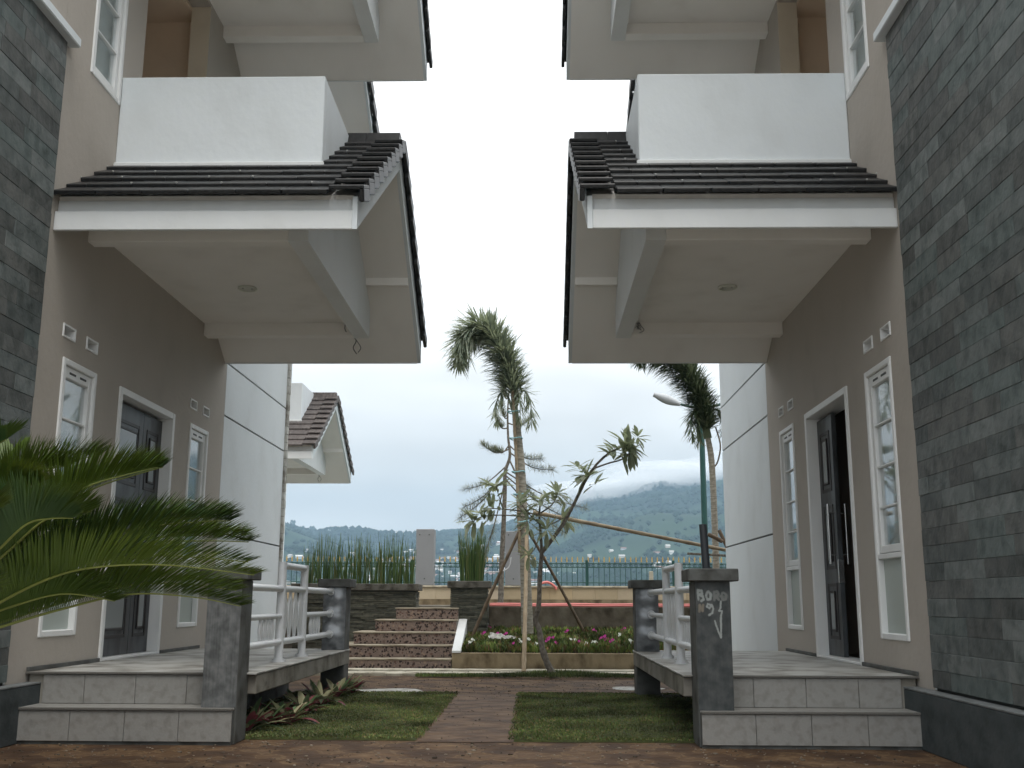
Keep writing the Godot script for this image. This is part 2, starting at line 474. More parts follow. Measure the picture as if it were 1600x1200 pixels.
# ---------------------------------------------------------------- house parts (built at d metres out from the entry wall; side +1 points to +x)
func wall_with_holes(s: SurfaceTool, m: float, z0: float, z1: float, y0: float, y1: float, thick: float, holes: Array) -> void:
	var zs := [z0, z1]
	var ys := [y0, y1]
	for h in holes:
		zs.append_array([h[0], h[1]]); ys.append_array([h[2], h[3]])
	zs.sort(); ys.sort()
	var solid := func(z: float, y: float) -> bool:
		if z < z0 or z > z1 or y < y0 or y > y1:
			return false
		for h in holes:
			if z > h[0] and z < h[1] and y > h[2] and y < h[3]:
				return false
		return true
	for a in zs.size() - 1:
		for b in ys.size() - 1:
			var za: float = zs[a]; var zb: float = zs[a + 1]; var ya: float = ys[b]; var yb: float = ys[b + 1]
			if zb - za < 1e-5 or yb - ya < 1e-5:
				continue
			var zc := (za + zb) / 2; var yc := (ya + yb) / 2
			if not solid.call(zc, yc):
				continue
			var xi := -m * thick
			quad(s, Vector3(0, ya, za), Vector3(0, ya, zb), Vector3(0, yb, zb), Vector3(0, yb, za), Vector3(m, 0, 0))
			quad(s, Vector3(xi, ya, za), Vector3(xi, ya, zb), Vector3(xi, yb, zb), Vector3(xi, yb, za), Vector3(-m, 0, 0))
			var zprev: float = zs[a - 1] if a > 0 else za - 1.0
			var znext: float = zs[a + 2] if a + 2 < zs.size() else zb + 1.0
			var yprev: float = ys[b - 1] if b > 0 else ya - 1.0
			var ynext: float = ys[b + 2] if b + 2 < ys.size() else yb + 1.0
			if not solid.call((za + zprev) / 2 - 1e-4, yc): quad(s, Vector3(0, ya, za), Vector3(xi, ya, za), Vector3(xi, yb, za), Vector3(0, yb, za), Vector3(0, 0, -1))
			if not solid.call((zb + znext) / 2 + 1e-4, yc): quad(s, Vector3(0, ya, zb), Vector3(xi, ya, zb), Vector3(xi, yb, zb), Vector3(0, yb, zb), Vector3(0, 0, 1))
			if not solid.call(zc, (ya + yprev) / 2 - 1e-4): quad(s, Vector3(0, ya, za), Vector3(xi, ya, za), Vector3(xi, ya, zb), Vector3(0, ya, zb), Vector3(0, -1, 0))
			if not solid.call(zc, (yb + ynext) / 2 + 1e-4): quad(s, Vector3(0, yb, za), Vector3(xi, yb, za), Vector3(xi, yb, zb), Vector3(0, yb, zb), Vector3(0, 1, 0))

# rectangular frame in the wall plane between depth x0 and x1
func frame(s: SurfaceTool, x0: float, x1: float, z0: float, z1: float, y0: float, y1: float, w: float, bv := 0.006) -> void:
	box(s, Vector3(x0, y0, z0), Vector3(x1, y1, z0 + w), bv)
	box(s, Vector3(x0, y0, z1 - w), Vector3(x1, y1, z1), bv)
	box(s, Vector3(x0 + 0.001 * signf(x1 - x0), y1 - w, z0 + w), Vector3(x1 - 0.001 * signf(x1 - x0), y1, z1 - w), bv)
	box(s, Vector3(x0 + 0.001 * signf(x1 - x0), y0, z0 + w), Vector3(x1 - 0.001 * signf(x1 - x0), y0 + w, z1 - w), bv)

func window(house: Node3D, m: float, z0: float, z1: float, y0: float, y1: float, panes: Array, low: Array) -> void:
	var w := part_node("window", house)
	var s := begin()
	frame(s, -m * 0.10, m * 0.012, z0, z1, y0, y1, 0.045)
	obj("frame", s, M.trim, w)
	var za := z0 + 0.045
	var zb := z1 - 0.045
	if low.size() > 0:
		s = begin()
		box(s, Vector3(-m * 0.10, low[1] + 0.025, za), Vector3(m * 0.006, low[1] + 0.06, zb), 0.004)
		obj("transom", s, M.trim, w)
		s = begin()
		box(s, Vector3(-m * 0.045, low[0] - 0.01, za), Vector3(-m * 0.035, low[1] + 0.025, zb), 0.0)
		obj("frosted_panel", s, M.frosted, w)
	# the sash
	s = begin()
	var sy0: float = panes[0][0] - 0.055
	var sy1: float = panes[panes.size() - 1][1] + (0.085 if low.size() > 0 else 0.05)
	var sw := 0.055
	box(s, Vector3(-m * 0.06, sy0, za + 0.002), Vector3(-m * 0.008, sy1, za + sw), 0.005)
	box(s, Vector3(-m * 0.06, sy0, zb - sw), Vector3(-m * 0.008, sy1, zb - 0.002), 0.005)
	box(s, Vector3(-m * 0.059, sy0, za + sw), Vector3(-m * 0.009, panes[0][0], zb - sw), 0.005)
	box(s, Vector3(-m * 0.059, panes[panes.size() - 1][1], za + sw), Vector3(-m * 0.009, sy1, zb - sw), 0.005)
	obj("sash", s, M.trim, w)
	if low.size() > 0:
		for k in 2:
			s = begin()
			var zc := lerpf(za, zb, 0.32 + 0.36 * k)
			box(s, Vector3(-m * 0.012, sy1 - 0.052, zc - 0.055), Vector3(-m * 0.0065, sy1 - 0.035, zc + 0.055), 0.002)
			obj("vent_slot", s, M.door_groove, w)
	for k in panes.size() - 1:
		s = begin()
		box(s, Vector3(-m * 0.055, panes[k][1], za + sw), Vector3(-m * 0.012, panes[k + 1][0], zb - sw), 0.004)
		obj("glazing_bar", s, M.trim, w)
	for k in panes.size():
		s = begin()
		box(s, Vector3(-m * 0.037, panes[k][0] - 0.004, za + sw - 0.004), Vector3(-m * 0.033, panes[k][1] + 0.004, zb - sw + 0.004), 0.0)
		obj("pane", s, M.pane, w)
	s = begin()
	box(s, Vector3(-m * 0.092, sy0, za + 0.01), Vector3(-m * 0.088, sy1, za + (zb - za) * (0.985 if low.size() > 0 else 0.55)), 0.0)
	obj("reflection_backing", s, M.reflection_backing, w)  # pale sheet added behind the glass in place of reflected sky

func vent(house: Node3D, m: float, z: float) -> void:
	var s := begin()
	frame(s, -m * 0.09, m * 0.010, z - 0.105, z + 0.105, 2.775, 2.875, 0.016, 0.003)
	var b := begin()
	box(b, Vector3(-m * 0.088, 2.78, z - 0.10), Vector3(-m * 0.08, 2.87, z + 0.10), 0.0)
	put("vent", mesh_of([s, M.trim, b, M.taupe]), house)

func door_leaf(house: Node3D, m: float, hinge_z: float, width: float, toward: float, swing: float) -> void:
	# leaf local frame: x out of the wall, z along the width from the hinge
	var leaf_node := part_node("door_leaf", house)
	leaf_node.position = Vector3(-m * 0.105, 0.455, hinge_z)
	leaf_node.rotation.y = swing
	var hgt := 2.095
	var s := begin()
	box(s, Vector3(-0.02, 0, 0), Vector3(0.02, hgt, toward * width), 0.003)
	obj("slab", s, M.door, leaf_node)
	for face in [1.0, -1.0]:
		for p in [[0.14, 0.62], [0.74, 1.30], [1.42, 1.96]]:
			s = begin()
			var za := toward * 0.085
			var zb := toward * (width - 0.085)
			var g := begin()
			frame(g, face * 0.018, face * 0.026, minf(za, zb), maxf(za, zb), p[0], p[1], 0.03, 0.004)
			frame(g, face * 0.018, face * 0.034, minf(za, zb) + 0.065, maxf(za, zb) - 0.065, p[0] + 0.065, p[1] - 0.065, 0.02, 0.004)
			box(s, Vector3(face * 0.019, p[0] + 0.085, za + toward * 0.085), Vector3(face * 0.030, p[1] - 0.085, zb - toward * 0.085), 0.008)
			put("panel", mesh_of([s, M.door_panel if face * m > 0 else M.door, g, M.door_groove]), leaf_node)
		s = begin()
		var hz := toward * (width - 0.055)
		tube(s, [Vector3(face * 0.075, 0.78, hz), Vector3(face * 0.075, 1.30, hz)], [0.011, 0.011], 10)
		for y in [0.86, 1.22]:
			tube(s, [Vector3(face * 0.018, y, hz), Vector3(face * 0.075, y, hz)], [0.008, 0.008], 8)
		obj("handle", s, M.steel, leaf_node)
	s = begin()
	box(s, Vector3(-0.024, 0.62, toward * (width - 0.03)), Vector3(0.024, 0.82, toward * (width + 0.001)), 0.002)
	obj("lock_plate", s, M.steel, leaf_node)

func tile_mesh(len_w: float) -> ArrayMesh:
	var s := begin()
	# lies in the plane: x along the course, z down the slope (+z), lower edge lifted
	box(s, Vector3(-len_w / 2 + 0.0015, -0.016, -0.155), Vector3(len_w / 2 - 0.0015, 0.016, 0.155), 0.006)
	for k in [-1.0, 1.0]:
		box(s, Vector3(k * (len_w / 2 - 0.02) - 0.012, -0.018, 0.12), Vector3(k * (len_w / 2 - 0.02) + 0.012, 0.0128, 0.150), 0.003)
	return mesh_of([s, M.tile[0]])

func slope_basis(down_z: float) -> Basis:
	# local +z points down the slope, local +y out of it
	var dn := Vector3(0, -SLOPE, down_z).normalized()
	var up := Vector3(0, 1, down_z * SLOPE).normalized()
	var x := up.cross(dn)
	return Basis(x, up, dn)

func canopy(house: Node3D, m: float, dy: float, full: bool) -> void:
	var c := part_node("canopy", house)
	c.position.y = dy
	var zn := -7.066
	var zf := -11.357
	var zr := (zn + zf) / 2
	var yb := 3.473
	var ya := yb + SLOPE * (zn - zr)
	var dg := 2.163
	# roof slabs under the tiles, one for each slope, meeting at the ridge
	var s := begin()
	prism(s, PackedVector2Array([Vector2(zn - 0.06, yb + 0.10), Vector2(zn - 0.06, 3.718 + SLOPE * 0.048), Vector2(zr, 3.72 + SLOPE * (zn - 0.012 - zr)), Vector2(zr, ya + 0.01), Vector2(zn - 0.15, yb + 0.10)]), 0, m * (dg - 0.035))
	prism(s, PackedVector2Array([Vector2(zf + 0.012, yb + 0.0), Vector2(zf + 0.012, 3.72), Vector2(zr - 0.001, 3.72 + SLOPE * (zn - 0.012 - zr)), Vector2(zr - 0.001, ya + 0.01), Vector2(zf + 0.05, yb + 0.024)]), 0, m * (dg - 0.035))
	obj("soffit", s, M.soffit, c)
	s = begin()
	box(s, Vector3(0, yb, zn - 0.03), Vector3(m * (dg - 0.036), 3.615, zn), 0.005)
	box(s, Vector3(0, 3.62, zn - 0.075), Vector3(m * (dg - 0.036), 3.712, zn - 0.05), 0.002)
	obj("fascia", s, M.white2, c)
	s = begin()
	box(s, Vector3(0, yb - 0.006, zf), Vector3(m * (dg - 0.036), 3.70, zf + 0.02), 0.004)
	obj("fascia", s, M.white2, c)
	# bargeboards on the gable end
	for k in 2:
		var ze := zn if k == 0 else zf
		var zmid := zr + (0.0005 if k == 0 else -0.0005)
		s = begin()
		var tp := 3.715 - yb
		prism(s, PackedVector2Array([Vector2(ze, yb), Vector2(ze, yb + tp), Vector2(zmid, ya + tp), Vector2(zmid, ya)]), m * (dg - 0.035), m * dg)
		obj("bargeboard", s, M.white, c)
	# gable infill wall and the beams round the ceiling
	s = begin()
	var zb0 := -7.642
	var zb1 := -10.682
	var sf := func(z: float) -> float: return yb + SLOPE * (zn - z if z > zr else z - zf) - 0.001
	prism(s, PackedVector2Array([Vector2(zb0, 3.586), Vector2(zb0, sf.call(zb0)), Vector2(zr, ya - 0.002), Vector2(zb1, sf.call(zb1)), Vector2(zb1, 3.586)]), m * 1.54, m * 1.694)
	obj("gable_wall", s, M.white2, c)
	for zz in [[-7.642, -7.768], [-10.541, -10.682]]:
		s = begin()
		box(s, Vector3(-m * 0.002, 3.586, zz[0]), Vector3(m * 1.539, 3.84, zz[1]), 0.006)
		obj("beam", s, M.soffit, c)
	s = begin()
	box(s, Vector3(0, 3.715, -7.769), Vector3(m * 1.539, 3.76, -10.540), 0.0)
	obj("ceiling", s, M.soffit, c)
	s = begin()
	var ys: float = sf.call(-10.36)
	box(s, Vector3(m * 1.695, ys - 0.05, -10.39), Vector3(m * (dg - 0.037), ys + 0.05, -10.32), 0.004)
	obj("purlin", s, M.soffit, c)
	# tiles
	var tw := 0.33
	var courses := 10
	var run := (zn + 0.03 - zr) / courses
	var tm: Array = []
	for k in 3:
		var src := tile_mesh(tw)
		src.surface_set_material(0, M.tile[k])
		tm.append(src)
	var nail := begin()
	box(nail, Vector3(-0.006, -0.003, -0.006), Vector3(0.006, 0.006, 0.006), 0.002)
	var nail_mesh := mesh_of([nail, M.nail])
	var joined := begin()
	for slope in [1.0, -1.0]:
		var bs := slope_basis(slope)
		for r in courses:
			var zc: float = zn + 0.03 - (r + 0.42) * run
			if slope < 0:
				zc = zf - 0.03 + (r + 0.42) * run
			var yc := 3.72 + SLOPE * absf((zn if slope > 0 else zf) - zc) * signf((zn - zc) if slope > 0 else (zc - zf)) + 0.034
			var x := dg - 0.20
			var first := true
			while x > 0.02:
				var wid := tw
				if first:
					wid = tw * (0.5 if r % 2 else 1.0)
					first = false
				wid = minf(wid, x)
				var cx := x - wid / 2
				x -= wid
				# the balcony stands in the front slope
				if slope > 0 and full and zc < -8.0 and cx < 1.69 - 0.05:
					if cx + wid / 2 < 1.70:
						continue
				if slope < 0 and full and zc > -10.6 and cx < 1.69:
					continue
				var b := Basis(bs.x, -0.105) * bs
				b = b.rotated(Vector3.UP, rng.randf_range(-0.006, 0.006))
				b = b * Basis.from_scale(Vector3(wid / tw, 1, 1))
				var xf := Transform3D(b, Vector3(m * cx, yc + rng.randf_range(-0.002, 0.002), zc))
				if full:
					put("roof_tile", tm[rng.randi() % 3], c, xf)
					if slope > 0 and r > 0 and rng.randf() < 0.5:
						put("nail", nail_mesh, c, Transform3D(bs, Vector3(m * (cx - wid / 2), yc - 0.065 + 0.02, zc + 0.135)))
				else:
					joined.append_from(tm[0], 0, xf)
		# rake tiles capping the gable edge
		for r in courses:
			var zc: float = zn + 0.03 - (r + 0.42) * run if slope > 0 else zf - 0.03 + (r + 0.42) * run
			var yc := 3.72 + SLOPE * absf(zc - (zn if slope > 0 else zf)) * (1.0 if (zc < zn and slope > 0) or (zc > zf and slope < 0) else -1.0) + 0.052
			var rs := begin()
			var b2 := Basis(bs.x, -0.19 if slope > 0 else -0.26) * bs
			var xf2 := Transform3D(b2, Vector3(m * (dg - 0.07), yc, zc))
			box(rs, Vector3(-0.125, -0.016, -0.155), Vector3(0.125, 0.016, 0.165), 0.007, xf2)
			var ox := 0.108 * m * signf(bs.x.x)
			box(rs, Vector3(ox - 0.018, -0.105, -0.10), Vector3(ox + 0.018, -0.010, 0.164), 0.008, xf2)
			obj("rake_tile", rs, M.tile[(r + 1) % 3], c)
	if not full:
		var o := obj("roof_tiles", joined, M.tile[0], c)
		o.set_meta("kind", "stuff")
	# ridge
	var rx := 0.0
	while rx < dg - 0.01:
		var w := minf(0.31, dg + 0.03 - rx)
		if not full or rx + w > 1.70:
			s = begin()
			var yt := ya + 0.345
			prism(s, PackedVector2Array([Vector2(zr + 0.13, yt - 0.13), Vector2(zr + 0.05, yt), Vector2(zr - 0.05, yt), Vector2(zr - 0.13, yt - 0.13), Vector2(zr - 0.11, yt - 0.14), Vector2(zr, yt - 0.05), Vector2(zr + 0.11, yt - 0.14)]), m * rx, m * (rx + w - 0.004))
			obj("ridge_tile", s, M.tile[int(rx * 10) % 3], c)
		rx += 0.31
	# downlight let into the ceiling
	var ring := begin()
	var lp := Vector3(m * 0.785, 3.715, -9.28)
	for k in 20:
		var a0 := TAU * k / 20.0
		var a1 := TAU * (k + 1) / 20.0
		var d0 := Vector3(cos(a0), 0, sin(a0)); var d1 := Vector3(cos(a1), 0, sin(a1))
		quad(ring, lp + d0 * 0.084 - Vector3(0, 0.001, 0), lp + d1 * 0.084 - Vector3(0, 0.001, 0), lp + d1 * 0.066 - Vector3(0, 0.022, 0), lp + d0 * 0.066 - Vector3(0, 0.022, 0), Vector3.DOWN)
		quad(ring, lp + d0 * 0.066 - Vector3(0, 0.022, 0), lp + d1 * 0.066 - Vector3(0, 0.022, 0), lp + d1 * 0.052 - Vector3(0, 0.004, 0), lp + d0 * 0.052 - Vector3(0, 0.004, 0), Vector3.DOWN - d0)
	var rim := []
	for k in 21:
		rim.append(lp + Vector3(cos(TAU * k / 20.0) * 0.076, -0.010, sin(TAU * k / 20.0) * 0.076))
	tube(ring, rim, [0.012], 8, false)
	var dish := begin()
	tube(dish, [lp - Vector3(0, 0.0035, 0), lp - Vector3(0, 0.0025, 0)], [0.053, 0.053], 20)
	var bulb := begin()
	tube(bulb, [lp + Vector3(-0.035, -0.012, 0), lp + Vector3(0.035, -0.012, 0)], [0.011, 0.011], 8)
	tube(bulb, [lp + Vector3(-0.02, -0.012, 0.03), lp + Vector3(0.03, -0.012, 0.03)], [0.009, 0.009], 8)
	put("downlight", mesh_of([ring, M.petal_white, dish, M.dark_pipe, bulb, M.petal_white]), c)
	# loose cable at the inner corner of the beams
	if full and m > 0:
		s = begin()
		var wp := Vector3(m * 1.50, 3.70, -10.40)
		tube(s, spline([wp, wp + Vector3(-0.03, -0.07, -0.12), wp + Vector3(m * 0.05, -0.12, -0.31), wp + Vector3(m * 0.02, -0.20, -0.33), wp + Vector3(m * 0.06, -0.27, -0.32)], 16), [0.005], 5)
		tube(s, spline([wp + Vector3(m * 0.05, -0.12, -0.31), wp + Vector3(m * 0.10, -0.20, -0.33), wp + Vector3(m * 0.07, -0.25, -0.34)], 8), [0.004], 5)
		obj("loose_cable", s, M.dark_pipe, c)
	elif full:
		s = begin()
		for k in 8:
			var p := Vector3(m * (1.44 + rng.randf() * 0.08), 3.70 - rng.randf() * 0.05, -10.50 + rng.randf() * 0.03)
			tube(s, spline([p, p + Vector3(rng.randf_range(-.05, .05), -rng.randf() * .06, .02), p + Vector3(rng.randf_range(-.06, .06), -rng.randf() * .08, .0)], 5), [0.003], 4)
		obj("loose_cable", s, M.dark_pipe, c)

func stone_wall(house: Node3D, m: float) -> void:
	var w := part_node("stone_wall", house)
	var s := begin()
	box(s, Vector3(-m * 0.2, 0.0, -6.975), Vector3(m * 0.0005, 4.87, -2.5), 0.0)
	obj("wall_core", s, M.slate_joint, w)
	var lens := [0.36, 0.48, 0.60]
	var meshes := []
	for l in lens:
		for k in M.slate.size():
			var b := begin()
			box(b, Vector3(-0.016, -0.0541, -l / 2 + 0.0008), Vector3(0.016, 0.0541, l / 2 - 0.0008), 0.002)
			meshes.append(mesh_of([b, M.slate[k]]))
	var rest := []
	for k in M.slate.size():
		rest.append(begin())
	var any := false
	var y := 0.385
	while y + 0.109 < 4.875:
		var z := -6.972 
		var first := true
		while z < -2.55:
			var li := rng.randi() % 3
			var l: float = lens[li]
			var cut := 1.0
			if first and rng.randf() < 0.6:
				cut = rng.randf_range(0.45, 1.0)
			first = false
			var vi: int = rng.randi() % M.slate.size()
			var xf := Transform3D(Basis.from_scale(Vector3(1, 1, cut)), Vector3(m * (0.008 + rng.randf() * 0.005), y + 0.0545, z + l * cut / 2))
			if z < -5.42:
				put("stone", meshes[li * M.slate.size() + vi], w, xf)
			else:
				var st: SurfaceTool = rest[vi]
				st.append_from(meshes[li * M.slate.size() + vi], 0, xf)
				any = true
			z += l * cut
		y += 0.1095
	if any:
		var parts := []
		for k in rest.size():
			parts.append(rest[k]); parts.append(M.slate[k])
		put("stones", mesh_of(parts), w).set_meta("kind", "stuff")

func rear_roof(h: Node3D, m: float) -> void:
	# roof over the rear rooms
	var rr := part_node("rear_roof", h)
	var s := begin()
	prism(s, PackedVector2Array([Vector2(-11.6, 8.20), Vector2(-11.6, 8.40), Vector2(-14.3, 8.40 - SLOPE * 2.7), Vector2(-14.3, 8.20 - SLOPE * 2.7)]), 0, m * 1.19)
	obj("soffit", s, M.soffit, rr)
	s = begin()
	prism(s, PackedVector2Array([Vector2(-11.6, 8.19), Vector2(-11.6, 8.42), Vector2(-14.32, 8.42 - SLOPE * 2.72), Vector2(-14.32, 8.19 - SLOPE * 2.72)]), m * 1.191, m * 1.222)
	obj("bargeboard", s, M.white, rr)
	for r in 10:
		s = begin()
		var bs := Basis(slope_basis(-1.0).x, -0.26) * slope_basis(-1.0)
		var zc := -14.26 + r * 0.27
		var xf := Transform3D(bs, Vector3(m * 1.152, 8.465 - SLOPE * (-11.6 - zc), zc))
		box(s, Vector3(-0.125, -0.016, -0.17), Vector3(0.125, 0.016, 0.17), 0.006, xf)
		var ox := 0.108 * m * signf(bs.x.x)
		box(s, Vector3(ox - 0.02, -0.155, -0.15), Vector3(ox + 0.02, -0.010, 0.168), 0.008, xf)
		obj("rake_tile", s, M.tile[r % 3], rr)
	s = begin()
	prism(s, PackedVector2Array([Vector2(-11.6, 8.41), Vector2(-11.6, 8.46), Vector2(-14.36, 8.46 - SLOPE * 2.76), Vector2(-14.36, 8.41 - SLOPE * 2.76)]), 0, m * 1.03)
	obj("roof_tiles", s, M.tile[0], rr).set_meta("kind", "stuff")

func make_house(m: float, label: String, at: Vector3, full := true) -> Node3D:
	var h := thing("house", label, "house", at, "row houses along the alley")
	var door0 := -9.824; var door1 := -8.475
	var holes := [
		[-8.002, -7.404, 0.65, 2.632], [-10.88, -10.29, 0.65, 2.632], [door0, door1, 0.432, 2.632],
		[-8.0, -7.425, 4.885, 6.9], [-10.1, -8.43, 4.40, 7.05]]
	for z in [-7.467, -7.874, -10.36, -10.77]:
		holes.append([z - 0.104, z + 0.104, 2.776, 2.874])
	var s := begin()
	wall_with_holes(s, m, -11.42, -6.97, 0.0, 8.6, 0.2, holes)
	box(s, Vector3(-m * 0.2, 4.95 if full else 0.0, -6.969), Vector3(0, 8.6, -2.5 if full else -6.4), 0.0)
	obj("entry_wall", s, M.taupe, h)
	# recessed upper loggia: jamb pillar and inner walls
	s = begin()
	box(s, Vector3(-m * 0.202, 4.40, -10.3), Vector3(-m * 0.001, 7.05, -10.098), 0.0)
	obj("loggia_pillar", s, M.cream_pillar, h)
	s = begin()
	box(s, Vector3(-m * 1.2, 4.40, -10.5), Vector3(-m * 0.203, 7.05, -10.31), 0.0)
	box(s, Vector3(-m * 1.2, 4.40, -10.309), Vector3(-m * 1.0, 7.05, -7.9), 0.0)
	box(s, Vector3(-m * 0.999, 7.0, -10.309), Vector3(-m * 0.203, 7.05, -7.9), 0.0)
	box(s, Vector3(-m * 0.999, 4.35, -10.309), Vector3(-m * 0.203, 4.40, -7.9), 0.0)
	box(s, Vector3(-m * 0.999, 4.405, -8.2), Vector3(-m * 0.203, 6.99, -8.05), 0.0)
	obj("loggia_wall", s, M.peach, h)
	# white rear wall in panels with open joints
	var rear := part_node("rear_wall", h)
	for p in [[0.0, 1.612], [1.63, 2.895], [2.913, 3.485], [3.503, 8.6]]:
		s = begin()
		box(s, Vector3(-m * 0.2, p[0], -14.25), Vector3(m * 0.002, p[1], -11.421), 0.003)
		obj("wall_panel", s, M.white, rear)
	s = begin()
	box(s, Vector3(-m * 0.19, 0.0, -14.24), Vector3(-m * 0.012, 8.55, -11.43), 0.0)
	obj("joint_backing", s, M.groove, rear)
	s = begin()
	var ty := 0.0
	while ty < 4.9:
		box(s, Vector3(-m * 0.2, ty + 0.002, -14.34), Vector3(m * (0.032 + rng.randf() * 0.008), ty + 0.11, -14.252), 0.004)
		ty += 0.112
	if m > 0 and full:
		obj("corner_cladding", s, M.cement, rear).set_meta("kind", "stuff")
	# the rest of the closed body
	s = begin()
	var deep := 6.0 if full else 3.0
	var front := -2.5 if full else -6.4
	box(s, Vector3(-m * deep, 0, -14.34), Vector3(-m * (deep - 0.2), 8.6, front), 0.0)
	box(s, Vector3(-m * (deep - 0.201), 0, -14.34), Vector3(-m * 0.201, 8.6, -14.2), 0.0)
	box(s, Vector3(-m * (deep - 0.201), 0, front - 0.2), Vector3(-m * 0.201, 8.6, front), 0.0)
	obj("outer_wall", s, M.taupe, h)
	s = begin()
	box(s, Vector3(-m * (deep + 0.2), 8.6, -14.5), Vector3(m * 0.1, 8.8, front + 0.2), 0.01)
	obj("roof_slab", s, M.white2, h)
	s = begin()
	box(s, Vector3(-m * (deep - 0.2), 0.38, -14.2), Vector3(-m * 0.20, 0.44, front - 0.2), 0.0)
	box(s, Vector3(-m * (deep - 0.2), 3.2, -14.2), Vector3(-m * 0.201, 3.4, front - 0.2), 0.0)
	box(s, Vector3(-m * 2.6, 0.445, -14.2), Vector3(-m * 2.5, 3.195, front - 0.2), 0.0)
	box(s, Vector3(-m * 2.495, 0.445, -8.3), Vector3(-m * 0.202, 3.195, -8.2), 0.0)
	box(s, Vector3(-m * 2.495, 0.445, -10.2), Vector3(-m * 0.202, 3.195, -10.1), 0.0)
	obj("interior", s, M.inside, h)
	if full:
		stone_wall(h, m)
	if full:
		s = begin()
		box(s, Vector3(-m * 0.01, 0.0, -7.33), Vector3(m * 0.100, 0.352, -2.5), 0.006)
		var pt := begin()
		box(pt, Vector3(m * 0.0005, 0.353, -7.331), Vector3(m * 0.102, 0.366, -2.5), 0.004)
		put("plinth", mesh_of([s, M.plinth, pt, M.plinth_top]), h)
		s = begin()
		box(s, Vector3(-m * 0.2, 4.875, -7.06), Vector3(m * 0.085, 4.948, -2.45), 0.008)
		obj("wall_cap", s, M.white, h)
		s = begin()
		box(s, Vector3(m * 0.0005, 0.37, -7.0), Vector3(m * 0.004, 1.15, -6.975), 0.001)
		obj("edge_strip", s, M.white, h)
	# windows, vents, door
	window(h, m, -8.002, -7.404, 0.65, 2.632, [[1.317, 1.585], [1.60, 1.882], [1.897, 2.195], [2.21, 2.50]], [0.70, 1.195])
	window(h, m, -10.88, -10.29, 0.65, 2.632, [[1.317, 1.585], [1.60, 1.882], [1.897, 2.195], [2.21, 2.50]], [0.70, 1.195])
	window(h, m, -8.0, -7.425, 4.885, 6.9, [[4.99, 5.29], [5.305, 5.62], [5.635, 5.95], [5.965, 6.28], [6.295, 6.60], [6.615, 6.84]], [])
	for z in [-7.467, -7.874, -10.36, -10.77]:
		vent(h, m, z)
	s = begin()
	box(s, Vector3(-m * 0.202, 0.432, door0 - 0.002), Vector3(m * 0.015, 2.632, door0 + 0.055), 0.004)
	box(s, Vector3(-m * 0.202, 0.432, door1 - 0.055), Vector3(m * 0.015, 2.632, door1 + 0.002), 0.004)
	box(s, Vector3(-m * 0.201, 2.577, door0 + 0.055), Vector3(m * 0.014, 2.634, door1 - 0.055), 0.004)
	box(s, Vector3(-m * 0.19, 0.433, door0 + 0.055), Vector3(m * 0.012, 0.453, door1 - 0.055), 0.003)
	obj("door_frame", s, M.trim, h)
	var split := -9.30
	door_leaf(h, m, door0 + 0.056, split - door0 - 0.057, 1.0, 0.0)
	door_leaf(h, m, door1 - 0.056, door1 - 0.057 - split, -1.0, -1.35 if m < 0 else 0.0)
	canopy(h, m, 0.0, true)
	canopy(h, m, 3.372, false)
	if full:
		rear_roof(h, m)
	# balcony box standing in the roof
	var bal := part_node("balcony", h)
	s = begin()
	box(s, Vector3(m * 0.001, 4.33, -8.13), Vector3(m * 1.692, 5.146, -8.012), 0.008)
	obj("front_parapet", s, M.white, bal)
	s = begin()
	box(s, Vector3(m * 1.572, 4.0, -10.5), Vector3(m * 1.691, 5.144, -8.131), 0.008)
	obj("side_parapet", s, M.white, bal)
	s = begin()
	box(s, Vector3(m * 0.001, 4.0, -10.62), Vector3(m * 1.691, 5.144, -10.501), 0.008)
	obj("back_parapet", s, M.white, bal)
	s = begin()
	box(s, Vector3(0, 4.30, -10.5), Vector3(m * 1.571, 4.41, -8.131), 0.0)
	obj("balcony_floor", s, M.concrete, bal)
	s = begin()
	box(s, Vector3(-m * 0.0, 4.30, -8.011), Vector3(m * 1.712, 4.385, -7.985), 0.006)
	obj("flashing", s, M.white2, bal)
	return h

